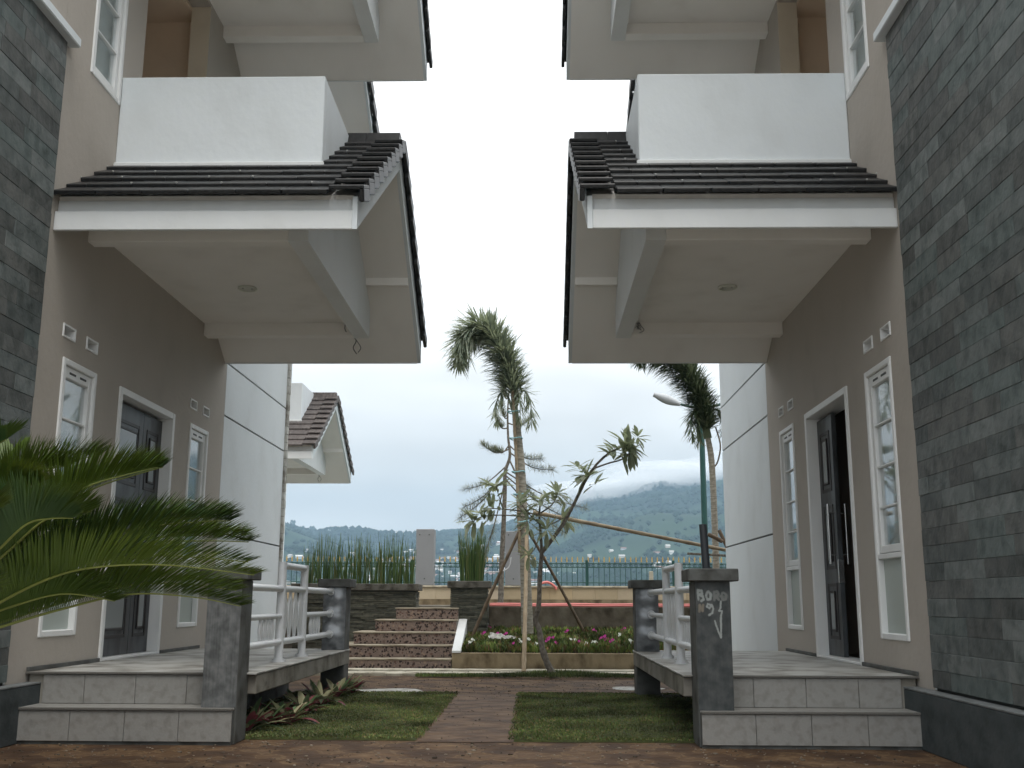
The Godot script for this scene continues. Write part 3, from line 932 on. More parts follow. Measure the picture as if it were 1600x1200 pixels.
# porch with its steps and posts, and the railing between the posts
func make_porch(m: float, label: String, at: Vector3, near_face: Material, far_face: Material) -> Node3D:
	var p := thing("porch", label, "porch", at, "raised porches beside the alley")
	var s := begin()
	box(s, Vector3(m * 0.001, 0.29, -10.99), Vector3(m * 1.545, 0.418, -7.345), 0.006)
	var t := begin()
	box(t, Vector3(m * 0.001, 0.419, -10.995), Vector3(m * 1.55, 0.432, -7.30), 0.003)
	put("slab", mesh_of([s, M.concrete, t, M.floor_tile]), p)
	s = begin()
	box(s, Vector3(m * 0.001, 0.434, -10.99), Vector3(m * 0.02, 0.462, door_z(0)), 0.002)
	obj("skirting", s, M.concrete_dark, p)
	s = begin()
	box(s, Vector3(m * 0.001, 0.434, door_z(1)), Vector3(m * 0.02, 0.462, -7.285), 0.002)
	obj("skirting", s, M.concrete_dark, p)
	# wall under the inner half of the slab, dark recess in front of it
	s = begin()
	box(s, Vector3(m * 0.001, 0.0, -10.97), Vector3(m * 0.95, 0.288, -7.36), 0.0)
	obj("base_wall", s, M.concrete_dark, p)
	# upper step: riser tiles then tread edge
	var up := part_node("step", p)
	s = begin()
	box(s, Vector3(m * 0.02, 0.0, -7.345), Vector3(m * 1.47, 0.417, -7.305), 0.0)
	obj("core", s, M.concrete, up)
	var xs := [0.119, 0.40, 0.745, 1.09, 1.44]
	for k in 4:
		s = begin()
		box(s, Vector3(m * (xs[k] + 0.0015), 0.229, -7.304), Vector3(m * (xs[k + 1] - 0.0015), 0.416, -7.292), 0.002)
		obj("riser_tile", s, M.granite, up)
	s = begin()
	box(s, Vector3(-m * 0.0, 0.418, -7.299), Vector3(m * 1.47, 0.4335, -7.278), 0.003)
	obj("nosing", s, M.granite_edge, up)
	var lo := part_node("step", p)
	s = begin()
	box(s, Vector3(m * 0.085, 0.0, -7.304), Vector3(m * 1.475, 0.212, -7.04), 0.0)
	obj("core", s, M.concrete_dark, lo)
	xs = [0.081, 0.43, 0.785, 1.135, 1.477]
	for k in 4:
		s = begin()
		box(s, Vector3(m * (xs[k] + 0.0015), 0.022, -7.039), Vector3(m * (xs[k + 1] - 0.0015), 0.211, -7.028), 0.002)
		obj("riser_tile", s, M.granite, lo)
	s = begin()
	box(s, Vector3(m * 0.081, 0.213, -7.293), Vector3(m * 1.478, 0.2275, -7.035), 0.003)
	obj("tread", s, M.granite, lo)
	s = begin()
	box(s, Vector3(m * 0.079, 0.212, -7.034), Vector3(m * 1.481, 0.2285, -7.016), 0.003)
	obj("nosing", s, M.granite_edge, lo)
	# posts: [d inner, d outer, z near, z far, foot, face]
	for k in 2:
		var q: Array = [1.258, 1.488, -7.075, -7.345, 0.0, near_face] if k == 0 else [1.31, 1.54, -10.72, -10.985, 0.0, far_face]
		var post := part_node("post", p)
		s = begin()
		box(s, Vector3(m * q[0], q[4], q[3]), Vector3(m * q[1], 1.04, q[2] - 0.004), 0.006)
		obj("shaft", s, M.concrete_dark, post)
		var f := begin()
		var xa: float = m * q[0] if m > 0 else m * q[1]
		var xb: float = m * q[1] if m > 0 else m * q[0]
		var zz: float = q[2]
		var n := Vector3(0, 0, 1)
		var y0 := 0.229 if k == 0 else 0.434
		box(f, Vector3(xa + 0.003, y0, zz - 0.003), Vector3(xb - 0.003, 1.039, zz - 0.0004), 0.0)
		quad(f, Vector3(xa + 0.004, y0 + 0.001, zz), Vector3(xb - 0.004, y0 + 0.001, zz), Vector3(xb - 0.004, 1.038, zz), Vector3(xa + 0.004, 1.038, zz), n)
		obj("rendered_face", f, q[5], post)
		s = begin()
		box(s, Vector3(m * (q[0] - 0.05), 1.041, q[3] - 0.04), Vector3(m * (q[1] + 0.045), 1.122, q[2] + 0.045), 0.006)
		obj("post_cap", s, M.concrete_dark, post)
	return p

func door_z(k: int) -> float:
	return -9.83 if k == 0 else -8.47

func make_railing(m: float, label: String, at: Vector3) -> Node3D:
	var r := thing("porch_railing", label, "railing", at, "white pipe railings of the porches")
	var x := m * 1.385
	var za := -8.62
	var zb := -9.46
	# the two standards and the raised top rail are separate pipes with rounded corners
	for z in [za, zb]:
		var s := begin()
		tube(s, [Vector3(x, 0.434, z), Vector3(x, 1.20, z)], [0.034, 0.034], 14)
		tube(s, [Vector3(x, 0.432, z), Vector3(x, 0.452, z), Vector3(x, 0.460, z)], [0.056, 0.054, 0.038], 14)
		tube(s, [Vector3(x, 1.198, z), Vector3(x, 1.214, z)], [0.037, 0.030], 14)
		obj("standard", s, M.rail, r)
	var t := begin()
	tube(t, [Vector3(x, 1.185, za + 0.02), Vector3(x, 1.185, zb - 0.02)], [0.028, 0.028], 12)
	obj("top_rail", t, M.rail, r)
	for y in [1.0, 0.585]:
		t = begin()
		tube(t, [Vector3(x, y, -7.34), Vector3(x, y, -10.73)], [0.027, 0.027], 12)
		obj("rail", t, M.rail, r)
	for z in [[-7.34, za], [zb, -10.73]]:
		t = begin()
		tube(t, [Vector3(x, 0.785, z[0]), Vector3(x, 0.785, z[1])], [0.022, 0.022], 12)
		obj("rail", t, M.rail, r)
	for y in [1.0, 0.785, 0.585]:
		for e in [[-7.346, -7.36], [-10.719, -10.705]]:
			t = begin()
			tube(t, [Vector3(x, y, e[0]), Vector3(x, y, e[1])], [0.042, 0.036], 12)
			obj("flange", t, M.rail, r)
	# lens shaped balusters: two bowed flat bars each
	var add_bal := func(zc: float, y0: float, y1: float, bow: float) -> void:
		var s := begin()
		var poly := PackedVector2Array()
		for j in 13:
			var q := j / 12.0
			poly.append(Vector2(zc + 0.010 + bow * pow(sin(PI * q), 1.3), lerpf(y0, y1, q)))
		for j in 13:
			var q := 1.0 - j / 12.0
			poly.append(Vector2(zc - 0.010 - bow * pow(sin(PI * q), 1.3), lerpf(y0, y1, q)))
		prism(s, poly, x - 0.009, x + 0.009)
		tube(s, [Vector3(x, y0, zc), Vector3(x, y1, zc)], [0.013, 0.013], 8)
		obj("baluster", s, M.rail, r)
	for k in 4:
		add_bal.call(lerpf(za - 0.04, zb + 0.04, (k + 0.5) / 4.0), 0.60, 0.985, 0.068)
	for k in 4:
		add_bal.call(-8.05 - 0.075 + 0.118 * (k - 1.5) - 0.05, 0.60, 0.77, 0.034)
	for k in 4:
		add_bal.call(-9.98 + 0.118 * (k - 1.5), 0.60, 0.77, 0.034)
	return r

# ---------------------------------------------------------------- plants
func cycad_frond(plant: Node3D, pts: Array, material: Material, length := 0.2) -> void:
	var n := 46
	var path := spline(pts, n)
	var s := begin()
	var total := 0.0
	for k in n:
		total += (path[k] as Vector3).distance_to(path[k + 1])
	var per := 4
	for k in range(3, n + 1):
		for j in per:
			var f := (k + float(j) / per) / float(n + 1)
			var i := mini(int(f * n), n - 1)
			var p: Vector3 = (path[i] as Vector3).lerp(path[i + 1], f * n - i)
			var t: Vector3 = ((path[i + 1] as Vector3) - path[i]).normalized()
			var sd := t.cross(Vector3.UP).normalized()
			var up := sd.cross(t).normalized()
			var l := length * (0.35 + 0.65 * sin(PI * clampf(f * 0.82 + 0.14, 0, 1))) * rng.randf_range(0.92, 1.06)
			if f > 0.93:
				l *= 0.75
			for side in [-1.0, 1.0]:
				var d: Vector3 = t * lerpf(0.30, 1.05, f) + sd * side * lerpf(0.62, 0.5, f) + up * lerpf(1.0, 0.55, f) + Vector3(rng.randf_range(-.06, .06), rng.randf_range(-.06, .06), rng.randf_range(-.06, .06))
				leaf(s, p, d, up, l, 0.0130, rng.randf_range(-0.02, 0.12), 0.15, 0.35, 3)
	var r := begin()
	var rad := []
	for k in path.size():
		rad.append(lerpf(0.0085, 0.002, float(k) / n))
	tube(r, path, rad, 6)
	put("frond", mesh_of([s, material, r, M.rachis]), plant)

func make_cycad() -> void:
	var c := thing("cycad_plant", "large cycad with arching dark green feather fronds beside the left stone wall", "cycad", Vector3.ZERO)
	var s := begin()
	tube(s, [Vector3(-2.2, 0, -4.75), Vector3(-2.19, 0.3, -4.75), Vector3(-2.18, 0.62, -4.74), Vector3(-2.18, 0.72, -4.74)], [0.16, 0.17, 0.14, 0.05], 12)
	for k in 90:
		var y := 0.03 + 0.62 * k / 90.0
		var a := k * 2.4
		var d := Vector3(cos(a), 0.5, sin(a))
		leaf(s, Vector3(-2.19 + cos(a) * 0.13, y, -4.75 + sin(a) * 0.13), d, Vector3.UP, 0.08, 0.05, 0.0, 0.2)
	obj("trunk", s, M.bark, c)
	var base := Vector3(-2.18, 0.70, -4.73)
	var shown := [
		[Vector3(-1.95, 0.77, -4.70), Vector3(-1.67, 0.86, -4.75), Vector3(-1.38, 0.93, -4.80), Vector3(-1.11, 0.92, -4.85), Vector3(-0.90, 0.88, -4.90)],
		[Vector3(-1.91, 0.86, -4.60), Vector3(-1.64, 0.99, -4.55), Vector3(-1.41, 1.04, -4.50), Vector3(-1.11, 1.05, -4.50), Vector3(-0.74, 1.01, -4.50)],
		[Vector3(-2.05, 0.90, -5.00), Vector3(-1.79, 1.14, -5.10), Vector3(-1.50, 1.25, -5.20), Vector3(-1.24, 1.29, -5.30), Vector3(-1.10, 1.30, -5.36)],
		[Vector3(-2.03, 0.87, -4.90), Vector3(-1.77, 1.07, -5.00), Vector3(-1.45, 1.17, -5.10), Vector3(-1.18, 1.19, -5.20), Vector3(-0.98, 1.19, -5.28)],
		[Vector3(-1.98, 1.06, -4.70), Vector3(-1.73, 1.30, -4.70), Vector3(-1.58, 1.41, -4.75), Vector3(-1.42, 1.47, -4.80), Vector3(-1.31, 1.51, -4.86)],
		[Vector3(-1.90, 0.95, -4.35), Vector3(-1.70, 1.11, -4.25), Vector3(-1.58, 1.20, -4.20), Vector3(-1.48, 1.22, -4.18), Vector3(-1.38, 1.22, -4.16)],
		[Vector3(-2.17, 1.10, -4.98), Vector3(-2.07, 1.42, -5.10), Vector3(-1.93, 1.56, -5.20), Vector3(-1.76, 1.63, -5.30)],
		[Vector3(-2.19, 1.10, -4.9), Vector3(-2.24, 1.45, -5.15), Vector3(-2.28, 1.58, -5.35), Vector3(-2.31, 1.66, -5.5)],
		[Vector3(-2.08, 1.08, -4.55), Vector3(-1.95, 1.36, -4.40), Vector3(-1.84, 1.48, -4.30), Vector3(-1.70, 1.54, -4.20)],
		[Vector3(-2.06, 0.92, -4.45), Vector3(-1.92, 1.08, -4.25), Vector3(-1.80, 1.14, -4.05), Vector3(-1.66, 1.12, -3.9)],
		[Vector3(-2.10, 1.02, -4.60), Vector3(-1.95, 1.26, -4.52), Vector3(-1.82, 1.36, -4.46), Vector3(-1.66, 1.38, -4.42)],
		[Vector3(-2.08, 0.84, -4.50), Vector3(-1.92, 0.93, -4.30), Vector3(-1.76, 0.96, -4.10), Vector3(-1.58, 0.92, -3.95)],
		[Vector3(-2.02, 0.80, -4.66), Vector3(-1.80, 0.88, -4.62), Vector3(-1.58, 0.93, -4.6), Vector3(-1.36, 0.90, -4.6)],
		[Vector3(-2.12, 1.08, -4.76), Vector3(-2.00, 1.36, -4.80), Vector3(-1.90, 1.48, -4.84), Vector3(-1.74, 1.52, -4.9)],
		[Vector3(-2.02, 0.98, -4.50), Vector3(-1.86, 1.16, -4.30), Vector3(-1.74, 1.22, -4.12), Vector3(-1.60, 1.22, -3.95)],
	]
	var k := 0
	for f in shown:
		var pts: Array = [base]
		pts.append_array(f)
		cycad_frond(c, pts, M.frond[k % 3], 0.262)
		if k < 6:
			var twin: Array = [base]
			for j in f.size():
				var q: Vector3 = f[j]
				twin.append(q.lerp(base, 0.06) + Vector3(-0.02, 0.035 + 0.012 * j, -0.16 - 0.03 * j))
			cycad_frond(c, twin, M.frond[(k + 1) % 3], 0.25)
		k += 1
	# the fronds on the far sides of the crown
	for j in 11:
		var a := 1.9 + j * 0.36
		var l := rng.randf_range(0.75, 1.0)
		var up := rng.randf_range(0.15, 0.75)
		var d := Vector3(cos(a), 0, sin(a))
		if d.x < -0.1:
			l *= 0.62
		var pts: Array = [base, base + d * l * 0.25 + Vector3.UP * (0.12 + up * 0.35), base + d * l * 0.6 + Vector3.UP * (0.18 + up * 0.55), base + d * l + Vector3.UP * (0.1 + up * 0.5)]
		cycad_frond(c, pts, M.frond[j % 3], 0.19)

func foxtail_frond(plant: Node3D, pts: Array, length: float, leaves: Array, count: int, start := 0.08) -> void:
	var n := 40
	var path := spline(pts, n)
	var s := [begin(), begin(), begin()]
	for k in count:
		var f := lerpf(start, 1.0, (k + rng.randf()) / count)
		var i := mini(int(f * n), n - 1)
		var p: Vector3 = (path[i] as Vector3).lerp(path[i + 1], f * n - i)
		var t: Vector3 = ((path[i + 1] as Vector3) - path[i]).normalized()
		var a := rng.randf() * TAU
		var u := t.cross(Vector3(0.2, 0.3, 1.0)).normalized()
		var w := t.cross(u).normalized()
		var d := (u * cos(a) + w * sin(a)) * rng.randf_range(0.6, 1.0) + t * rng.randf_range(0.35, 0.95) - Vector3.UP * 0.08
		var l := length * rng.randf_range(0.6, 1.1) * (1.0 - 0.45 * smoothstep(0.8, 1.0, f))
		leaf(s[k % 3], p, d, Vector3.UP, l, rng.randf_range(0.018, 0.030), rng.randf_range(0.0, 0.38), 0.25, 0.5, 4)
	var r := begin()
	var rad := []
	for k in path.size():
		rad.append(lerpf(0.022, 0.005, float(k) / n))
	tube(r, path, rad, 6)
	put("frond", mesh_of([s[0], leaves[0], s[1], leaves[1], s[2], leaves[2], r, leaves[1]]), plant)

func trunk_rings(s: SurfaceTool, pts: Array, radii: Array, n: int) -> void:
	var path := spline(pts, n)
	var rr := []
	for k in path.size():
		var f := float(k) / n * (radii.size() - 1)
		var i := mini(int(f), radii.size() - 2)
		rr.append(lerpf(radii[i], radii[i + 1], f - i) * (1.0 + (0.045 if k % 3 == 0 else 0.0) + rng.randf_range(-0.012, 0.012)))
	tube(s, path, rr, 14)

func make_palms() -> void:
	var p := thing("foxtail_palm", "newly planted foxtail palm standing in the flower bed, plume bent to the left", "palm tree", Vector3.ZERO)
	var s := begin()
	trunk_rings(s, [Vector3(0.345, 0.2, -15.6), Vector3(0.33, 0.7, -15.6), Vector3(0.30, 1.5, -15.6), Vector3(0.265, 2.2, -15.6), Vector3(0.225, 2.9, -15.6), Vector3(0.17, 3.5, -15.6)], [0.098, 0.085, 0.074, 0.070, 0.074, 0.056], 60)
	obj("trunk", s, M.palm_bark, p)
	s = begin()
	tube(s, spline([Vector3(0.17, 3.48, -15.6), Vector3(0.14, 3.8, -15.6), Vector3(0.10, 4.12, -15.6)], 8), [0.057, 0.055, 0.052, 0.05, 0.047, 0.044, 0.04, 0.037, 0.034], 10)
	obj("crownshaft", s, M.palm_leaf[1], p)
	for y in [2.05, 2.45, 2.78, 3.28, 3.68]:
		s = begin()
		var r := begin()
		var cx := lerpf(0.272, 0.15, (y - 2.05) / 1.6)
		var ring := []
		for k in 13:
			ring.append(Vector3(cx - 0.015 + cos(TAU * k / 12.0) * 0.095, y + 0.01 * sin(k * 1.3), -15.575 + sin(TAU * k / 12.0) * 0.110))
		tube(s, ring, [0.010], 5, false)
		obj("twine", s, M.twine, p)
	var o := Vector3(0.13, 3.85, -15.6)
	var plume := [Vector3(0.09, 4.15, 0), Vector3(0.0, 4.50, 0), Vector3(-0.18, 4.84, 0), Vector3(-0.42, 4.98, 0), Vector3(-0.64, 4.80, 0), Vector3(-0.70, 4.50, 0)]
	for k in 6:
		var pts: Array = [o]
		var off := Vector3(rng.randf_range(-0.06, 0.06), rng.randf_range(-0.05, 0.07), rng.randf_range(-0.16, 0.16))
		var n: int = [6, 6, 5, 5, 4, 3][k]
		for j in n:
			pts.append((plume[j] as Vector3) + Vector3(0, 0, -15.6) + off * (j + 0.5) / 2.0)
		foxtail_frond(p, pts, 0.43, M.palm_leaf, 520 if n > 4 else 330)
	for k in 3:
		var a: float = [0.3, 2.9, 1.2][k]
		foxtail_frond(p, [o - Vector3(0, 0.2, 0), o + Vector3(cos(a) * 0.14, 0.15, sin(a) * 0.1), o + Vector3(cos(a) * 0.26, -0.02, sin(a) * 0.2), o + Vector3(cos(a) * 0.27, -0.35, sin(a) * 0.22)], 0.26, M.palm_leaf, 42, 0.25)
	# the second palm, behind the right house
	p = thing("foxtail_palm", "foxtail palm with dense drooping plume beside the right white wall", "palm tree", Vector3.ZERO)
	s = begin()
	trunk_rings(s, [Vector3(3.38, 0.7, -17.5), Vector3(3.385, 1.5, -17.5), Vector3(3.385, 2.4, -17.5), Vector3(3.37, 3.2, -17.5), Vector3(3.32, 3.6, -17.5)], [0.056, 0.053, 0.050, 0.050, 0.044], 60)
	obj("trunk", s, M.palm_bark, p)
	s = begin()
	tube(s, [Vector3(3.32, 3.58, -17.5), Vector3(3.28, 3.85, -17.5), Vector3(3.22, 4.1, -17.5)], [0.072, 0.06, 0.045], 10)
	obj("crownshaft", s, M.palm2_leaf[1], p)
	s = begin()
	tube(s, spline([Vector3(3.44, 3.75, -17.4), Vector3(3.50, 3.45, -17.35), Vector3(3.46, 3.2, -17.38), Vector3(3.41, 3.1, -17.42)], 10), [0.014], 5)
	obj("aerial_stalk", s, M.bark, p)
	var o2 := Vector3(3.31, 3.62, 0)
	var plume2 := [Vector3(3.29, 3.95, 0), Vector3(3.19, 4.30, 0), Vector3(2.97, 4.66, 0), Vector3(2.55, 5.0, 0), Vector3(2.22, 5.05, 0), Vector3(2.05, 4.78, 0)]
	for k in 7:
		var off := Vector3(rng.randf_range(-0.07, 0.09), rng.randf_range(-0.07, 0.07), rng.randf_range(-0.18, 0.18))
		var pts: Array = [o2 + Vector3(0, 0, -17.5)]
		var n: int = [6, 5, 5, 4, 4, 4, 3][k]
		for j in n:
			pts.append((plume2[j] as Vector3) + Vector3(0, 0, -17.5) + off * (j + 0.6) / 2.0)
		foxtail_frond(p, pts, 0.39, M.palm2_leaf, 560 if n > 4 else 420)
	for k in 3:
		var a: float = [0.0, 2.7, 4.4][k]
		var b := o2 + Vector3(0, 0.25, -17.5)
		foxtail_frond(p, [b, b + Vector3(cos(a) * 0.15, 0.2, sin(a) * 0.15), b + Vector3(cos(a) * 0.30, 0.05, sin(a) * 0.3), b + Vector3(cos(a) * 0.30, -0.30, sin(a) * 0.3)], 0.30, M.palm2_leaf, 70, 0.2)

var leaf_meshes := []
var extra_leaves := []
func rosette(tree: Node3D, at: Vector3, dir: Vector3, n: int, size: float) -> void:
	for k in int(n * 1.45):
		var a := k * 2.399 + rng.randf() * 0.5
		var u := dir.cross(Vector3(0.3, 0.2, 1)).normalized()
		var w := dir.cross(u).normalized()
		var d := (u * cos(a) + w * sin(a)) * rng.randf_range(0.7, 1.1) + dir * rng.randf_range(-0.15, 0.75)
		d = d.normalized()
		var sc := size * rng.randf_range(0.75, 1.15)
		var side := d.cross(Vector3.UP).normalized()
		var b := Basis(side, side.cross(d).normalized(), -d)
		var xf := Transform3D(b.scaled(Vector3(sc, sc, sc)), at + d * 0.015 - dir * rng.randf() * (0.06 if k < n else 0.22))
		var kind: int = rng.randi() % leaf_meshes.size()
		if k < n:
			put("leaf", leaf_meshes[kind], tree, xf)
		else:
			var st: SurfaceTool = extra_leaves[kind % 3]
			st.append_from(leaf_meshes[kind], 0, xf)

func make_shrub_tree() -> void:
	for k in 6:
		var s := begin()
		leaf(s, Vector3.ZERO, Vector3(0, 0.0, -1), Vector3.UP, 1.0, 0.23 + 0.03 * (k % 3), 0.12 + 0.1 * (k % 2), 0.22, 0.55, 5)
		leaf_meshes.append(mesh_of([s, M.frangi[k % 3]]))
	var t := thing("young_tree", "young tree with two forked leaning branches and leathery leaf rosettes, rooted in the turf", "tree", Vector3.ZERO)
	var s := begin()
	var trunk := [Vector3(0.69, 0.0, -13.3), Vector3(0.60, 0.16, -13.3), Vector3(0.53, 0.36, -13.3), Vector3(0.50, 0.55, -13.32), Vector3(0.45, 0.70, -13.32), Vector3(0.49, 0.86, -13.3), Vector3(0.505, 1.2, -13.3), Vector3(0.53, 1.52, -13.3)]
	var tr := []
	for k in 29:
		tr.append(lerpf(0.044, 0.026, k / 28.0) * rng.randf_range(0.93, 1.09) * (1.25 if k < 2 else 1.0))
	tube(s, spline(trunk, 28), tr, 10)
	obj("trunk", s, M.bark, t)
	var br := [
		[[Vector3(0.525, 1.50, -13.3), Vector3(0.62, 1.62, -13.3), Vector3(0.78, 1.83, -13.28), Vector3(0.93, 2.10, -13.26), Vector3(1.07, 2.38, -13.24), Vector3(1.22, 2.60, -13.22), Vector3(1.40, 2.75, -13.2), Vector3(1.60, 2.84, -13.2)], 0.036, 0.016],
		[[Vector3(1.17, 2.54, -13.22), Vector3(1.36, 2.60, -13.15), Vector3(1.52, 2.64, -13.1), Vector3(1.62, 2.72, -13.1)], 0.016, 0.010],
		[[Vector3(0.53, 1.50, -13.3), Vector3(0.515, 1.75, -13.34), Vector3(0.50, 1.98, -13.36), Vector3(0.52, 2.16, -13.36)], 0.028, 0.014],
		[[Vector3(0.50, 1.96, -13.36), Vector3(0.30, 2.02, -13.4), Vector3(0.05, 2.05, -13.42), Vector3(-0.12, 2.06, -13.42)], 0.014, 0.008],
		[[Vector3(0.50, 1.90, -13.36), Vector3(0.28, 1.96, -13.45), Vector3(0.0, 1.98, -13.48), Vector3(-0.22, 1.96, -13.48), Vector3(-0.34, 1.90, -13.48)], 0.013, 0.008],
		[[Vector3(0.05, 2.05, -13.42), Vector3(0.0, 2.18, -13.42), Vector3(-0.05, 2.34, -13.42)], 0.009, 0.007],
		[[Vector3(0.52, 2.0, -13.36), Vector3(0.66, 2.10, -13.3), Vector3(0.72, 2.22, -13.28)], 0.014, 0.009],
		[[Vector3(0.50, 1.7, -13.33), Vector3(0.44, 1.55, -13.3), Vector3(0.36, 1.45, -13.26)], 0.012, 0.007],
		[[Vector3(0.51, 1.85, -13.35), Vector3(0.35, 2.0, -13.25), Vector3(0.26, 2.12, -13.2)], 0.012, 0.008],
		[[Vector3(0.52, 1.8, -13.35), Vector3(0.68, 1.88, -13.42), Vector3(0.82, 1.95, -13.48)], 0.012, 0.008]]
	for b in br:
		s = begin()
		var path := spline(b[0], 14)
		var rad := []
		for k in 15:
			rad.append(lerpf(b[1], b[2], k / 14.0) * 0.74 * rng.randf_range(0.94, 1.08))
		tube(s, path, rad, 8)
		obj("branch", s, M.bark, t)
	var R := [
		[Vector3(1.62, 2.86, -13.2), Vector3(0.7, 0.7, 0), 17, 0.30], [Vector3(1.45, 2.80, -13.2), Vector3(0.1, 0.9, 0.2), 14, 0.27], [Vector3(1.64, 2.74, -13.1), Vector3(0.8, 0.1, 0.2), 14, 0.27], [Vector3(1.75, 2.95, -13.2), Vector3(0.6, 0.8, 0), 9, 0.22],
		[Vector3(1.08, 2.46, -13.22), Vector3(-0.5, 0.6, 0.2), 15, 0.27], [Vector3(0.98, 2.56, -13.2), Vector3(-0.4, 0.8, 0.1), 10, 0.24],
		[Vector3(-0.06, 2.37, -13.42), Vector3(-0.1, 1, 0.1), 16, 0.27], [Vector3(-0.14, 2.07, -13.42), Vector3(-0.9, 0.3, 0), 12, 0.22], [Vector3(-0.36, 1.90, -13.48), Vector3(-0.8, -0.1, 0.2), 16, 0.25], [Vector3(-0.28, 2.02, -13.45), Vector3(-0.5, 0.7, 0.1), 12, 0.22],
		[Vector3(0.52, 2.18, -13.36), Vector3(0, 1, 0.1), 14, 0.25], [Vector3(0.74, 2.24, -13.28), Vector3(0.6, 0.7, 0.2), 14, 0.26], [Vector3(0.25, 2.12, -13.2), Vector3(-0.5, 0.7, 0.4), 14, 0.24], [Vector3(0.35, 1.90, -13.22), Vector3(-0.2, 0.5, 0.8), 14, 0.25],
		[Vector3(0.84, 1.94, -13.48), Vector3(0.8, 0.2, 0), 12, 0.24], [Vector3(0.60, 1.78, -13.2), Vector3(0.3, 0.2, 0.8), 12, 0.23], [Vector3(0.36, 1.45, -13.26), Vector3(-0.3, -0.6, 0.3), 8, 0.22]]
	extra_leaves = [begin(), begin(), begin()]
	for r in R:
		rosette(t, r[0], (r[1] as Vector3).normalized(), int(r[2] * 1.28), r[3] * 0.92)
	put("leaves", mesh_of([extra_leaves[0], M.frangi[0], extra_leaves[1], M.frangi[1], extra_leaves[2], M.frangi[2]]), t).set_meta("kind", "stuff")

func make_conifer() -> void:
	var t := thing("young_conifer", "thin wispy young conifer with bare grey stem behind the bamboo-tied palm", "tree", Vector3.ZERO)
	var stem := [Vector3(-0.11, 0.75, -17.5), Vector3(-0.10, 1.4, -17.5), Vector3(-0.07, 2.1, -17.5), Vector3(-0.05, 2.7, -17.5), Vector3(-0.045, 3.02, -17.5), Vector3(0.03, 3.28, -17.5), Vector3(0.0, 3.6, -17.5), Vector3(-0.01, 4.0, -17.5), Vector3(0.01, 4.4, -17.5)]
	var s := begin()
	var path := spline(stem, 40)
	var rad := []
	for k in 41:
		rad.append(lerpf(0.048, 0.010, k / 40.0))
	tube(s, path, rad, 8)
	obj("trunk", s, M.bark, t)
	var tips := [[0.50, Vector3(-0.72, 2.42, -17.4)], [0.50, Vector3(-0.80, 2.25, -17.5)], [0.44, Vector3(-0.40, 1.60, -17.45)], [0.55, Vector3(-0.72, 2.72, -17.45)], [0.68, Vector3(-0.42, 3.45, -17.4)], [0.70, Vector3(-0.22, 3.40, -17.5)], [0.72, Vector3(0.55, 3.22, -17.4)], [0.66, Vector3(0.75, 3.05, -17.5)], [0.8, Vector3(-0.22, 3.95, -17.45)],
		[0.84, Vector3(0.42, 3.95, -17.5)], [0.86, Vector3(-0.12, 4.15, -17.5)], [0.9, Vector3(0.15, 4.30, -17.5)], [0.95, Vector3(-0.10, 4.45, -17.5)], [0.60, Vector3(0.32, 2.78, -17.4)], [0.5, Vector3(1.30, 2.40, -17.4)], [0.48, Vector3(1.22, 2.15, -17.5)], [0.46, Vector3(0.95, 2.0, -17.4)], [0.62, Vector3(0.45, 2.6, -17.45)]]
	for q in tips:
		var a: Vector3 = path[int(q[0] * 40)]
		var b: Vector3 = q[1]
		var mid := (a + b) / 2 - Vector3(0, 0.10, 0)
		var bp := spline([a, mid, b], 10)
		s = begin()
		tube(s, bp, [0.014, 0.013, 0.012, 0.011, 0.010, 0.009, 0.008, 0.007, 0.006, 0.005, 0.004], 5)
		var f := begin()
		for k in 420:
			var i := 4 + int(rng.randf() * 6.0)
			var p: Vector3 = (bp[i] as Vector3).lerp(bp[mini(i + 1, 10)], rng.randf())
			var tdir := (b - mid).normalized()
			var d := tdir * 0.6 + Vector3(rng.randf_range(-1, 1), rng.randf_range(-0.5, 1.1), rng.randf_range(-1, 1)) * 0.8
			leaf(f, p, d, Vector3.UP, rng.randf_range(0.08, 0.18), 0.0055, 0.1, 0.1, 0.5, 2)
		put("branch", mesh_of([s, M.bark, f, M.conifer]), t)

func horsetails(plant: Node3D, cx: float, cz: float, n: int, spread: float, h0: float, h1: float, y: float) -> void:
	var s := [begin(), begin(), begin(), begin()]
	for k in n:
		var a := rng.randf() * TAU
		var r := sqrt(rng.randf()) * spread
		var p := Vector3(cx + cos(a) * r, y, cz + sin(a) * r * 0.7)
		var h := rng.randf_range(h0, h1)
		var lean := Vector3(cos(a), 0, sin(a)) * rng.randf() * 0.10 * h * (r / spread + 0.3) + Vector3(rng.randf_range(-.03, .03), 0, 0)
		var vi: int = 3 if rng.randf() < 0.12 else rng.randi() % 3
		tube(s[vi], [p, p + lean * 0.35 + Vector3.UP * h * 0.5, p + lean + Vector3.UP * h], [0.0046, 0.0042, 0.0018], 4, false)
	var parts := []
	for k in 4:
		parts.append(s[k]); parts.append(M.horsetail[k])
	put("stems", mesh_of(parts), plant).set_meta("kind", "stuff")

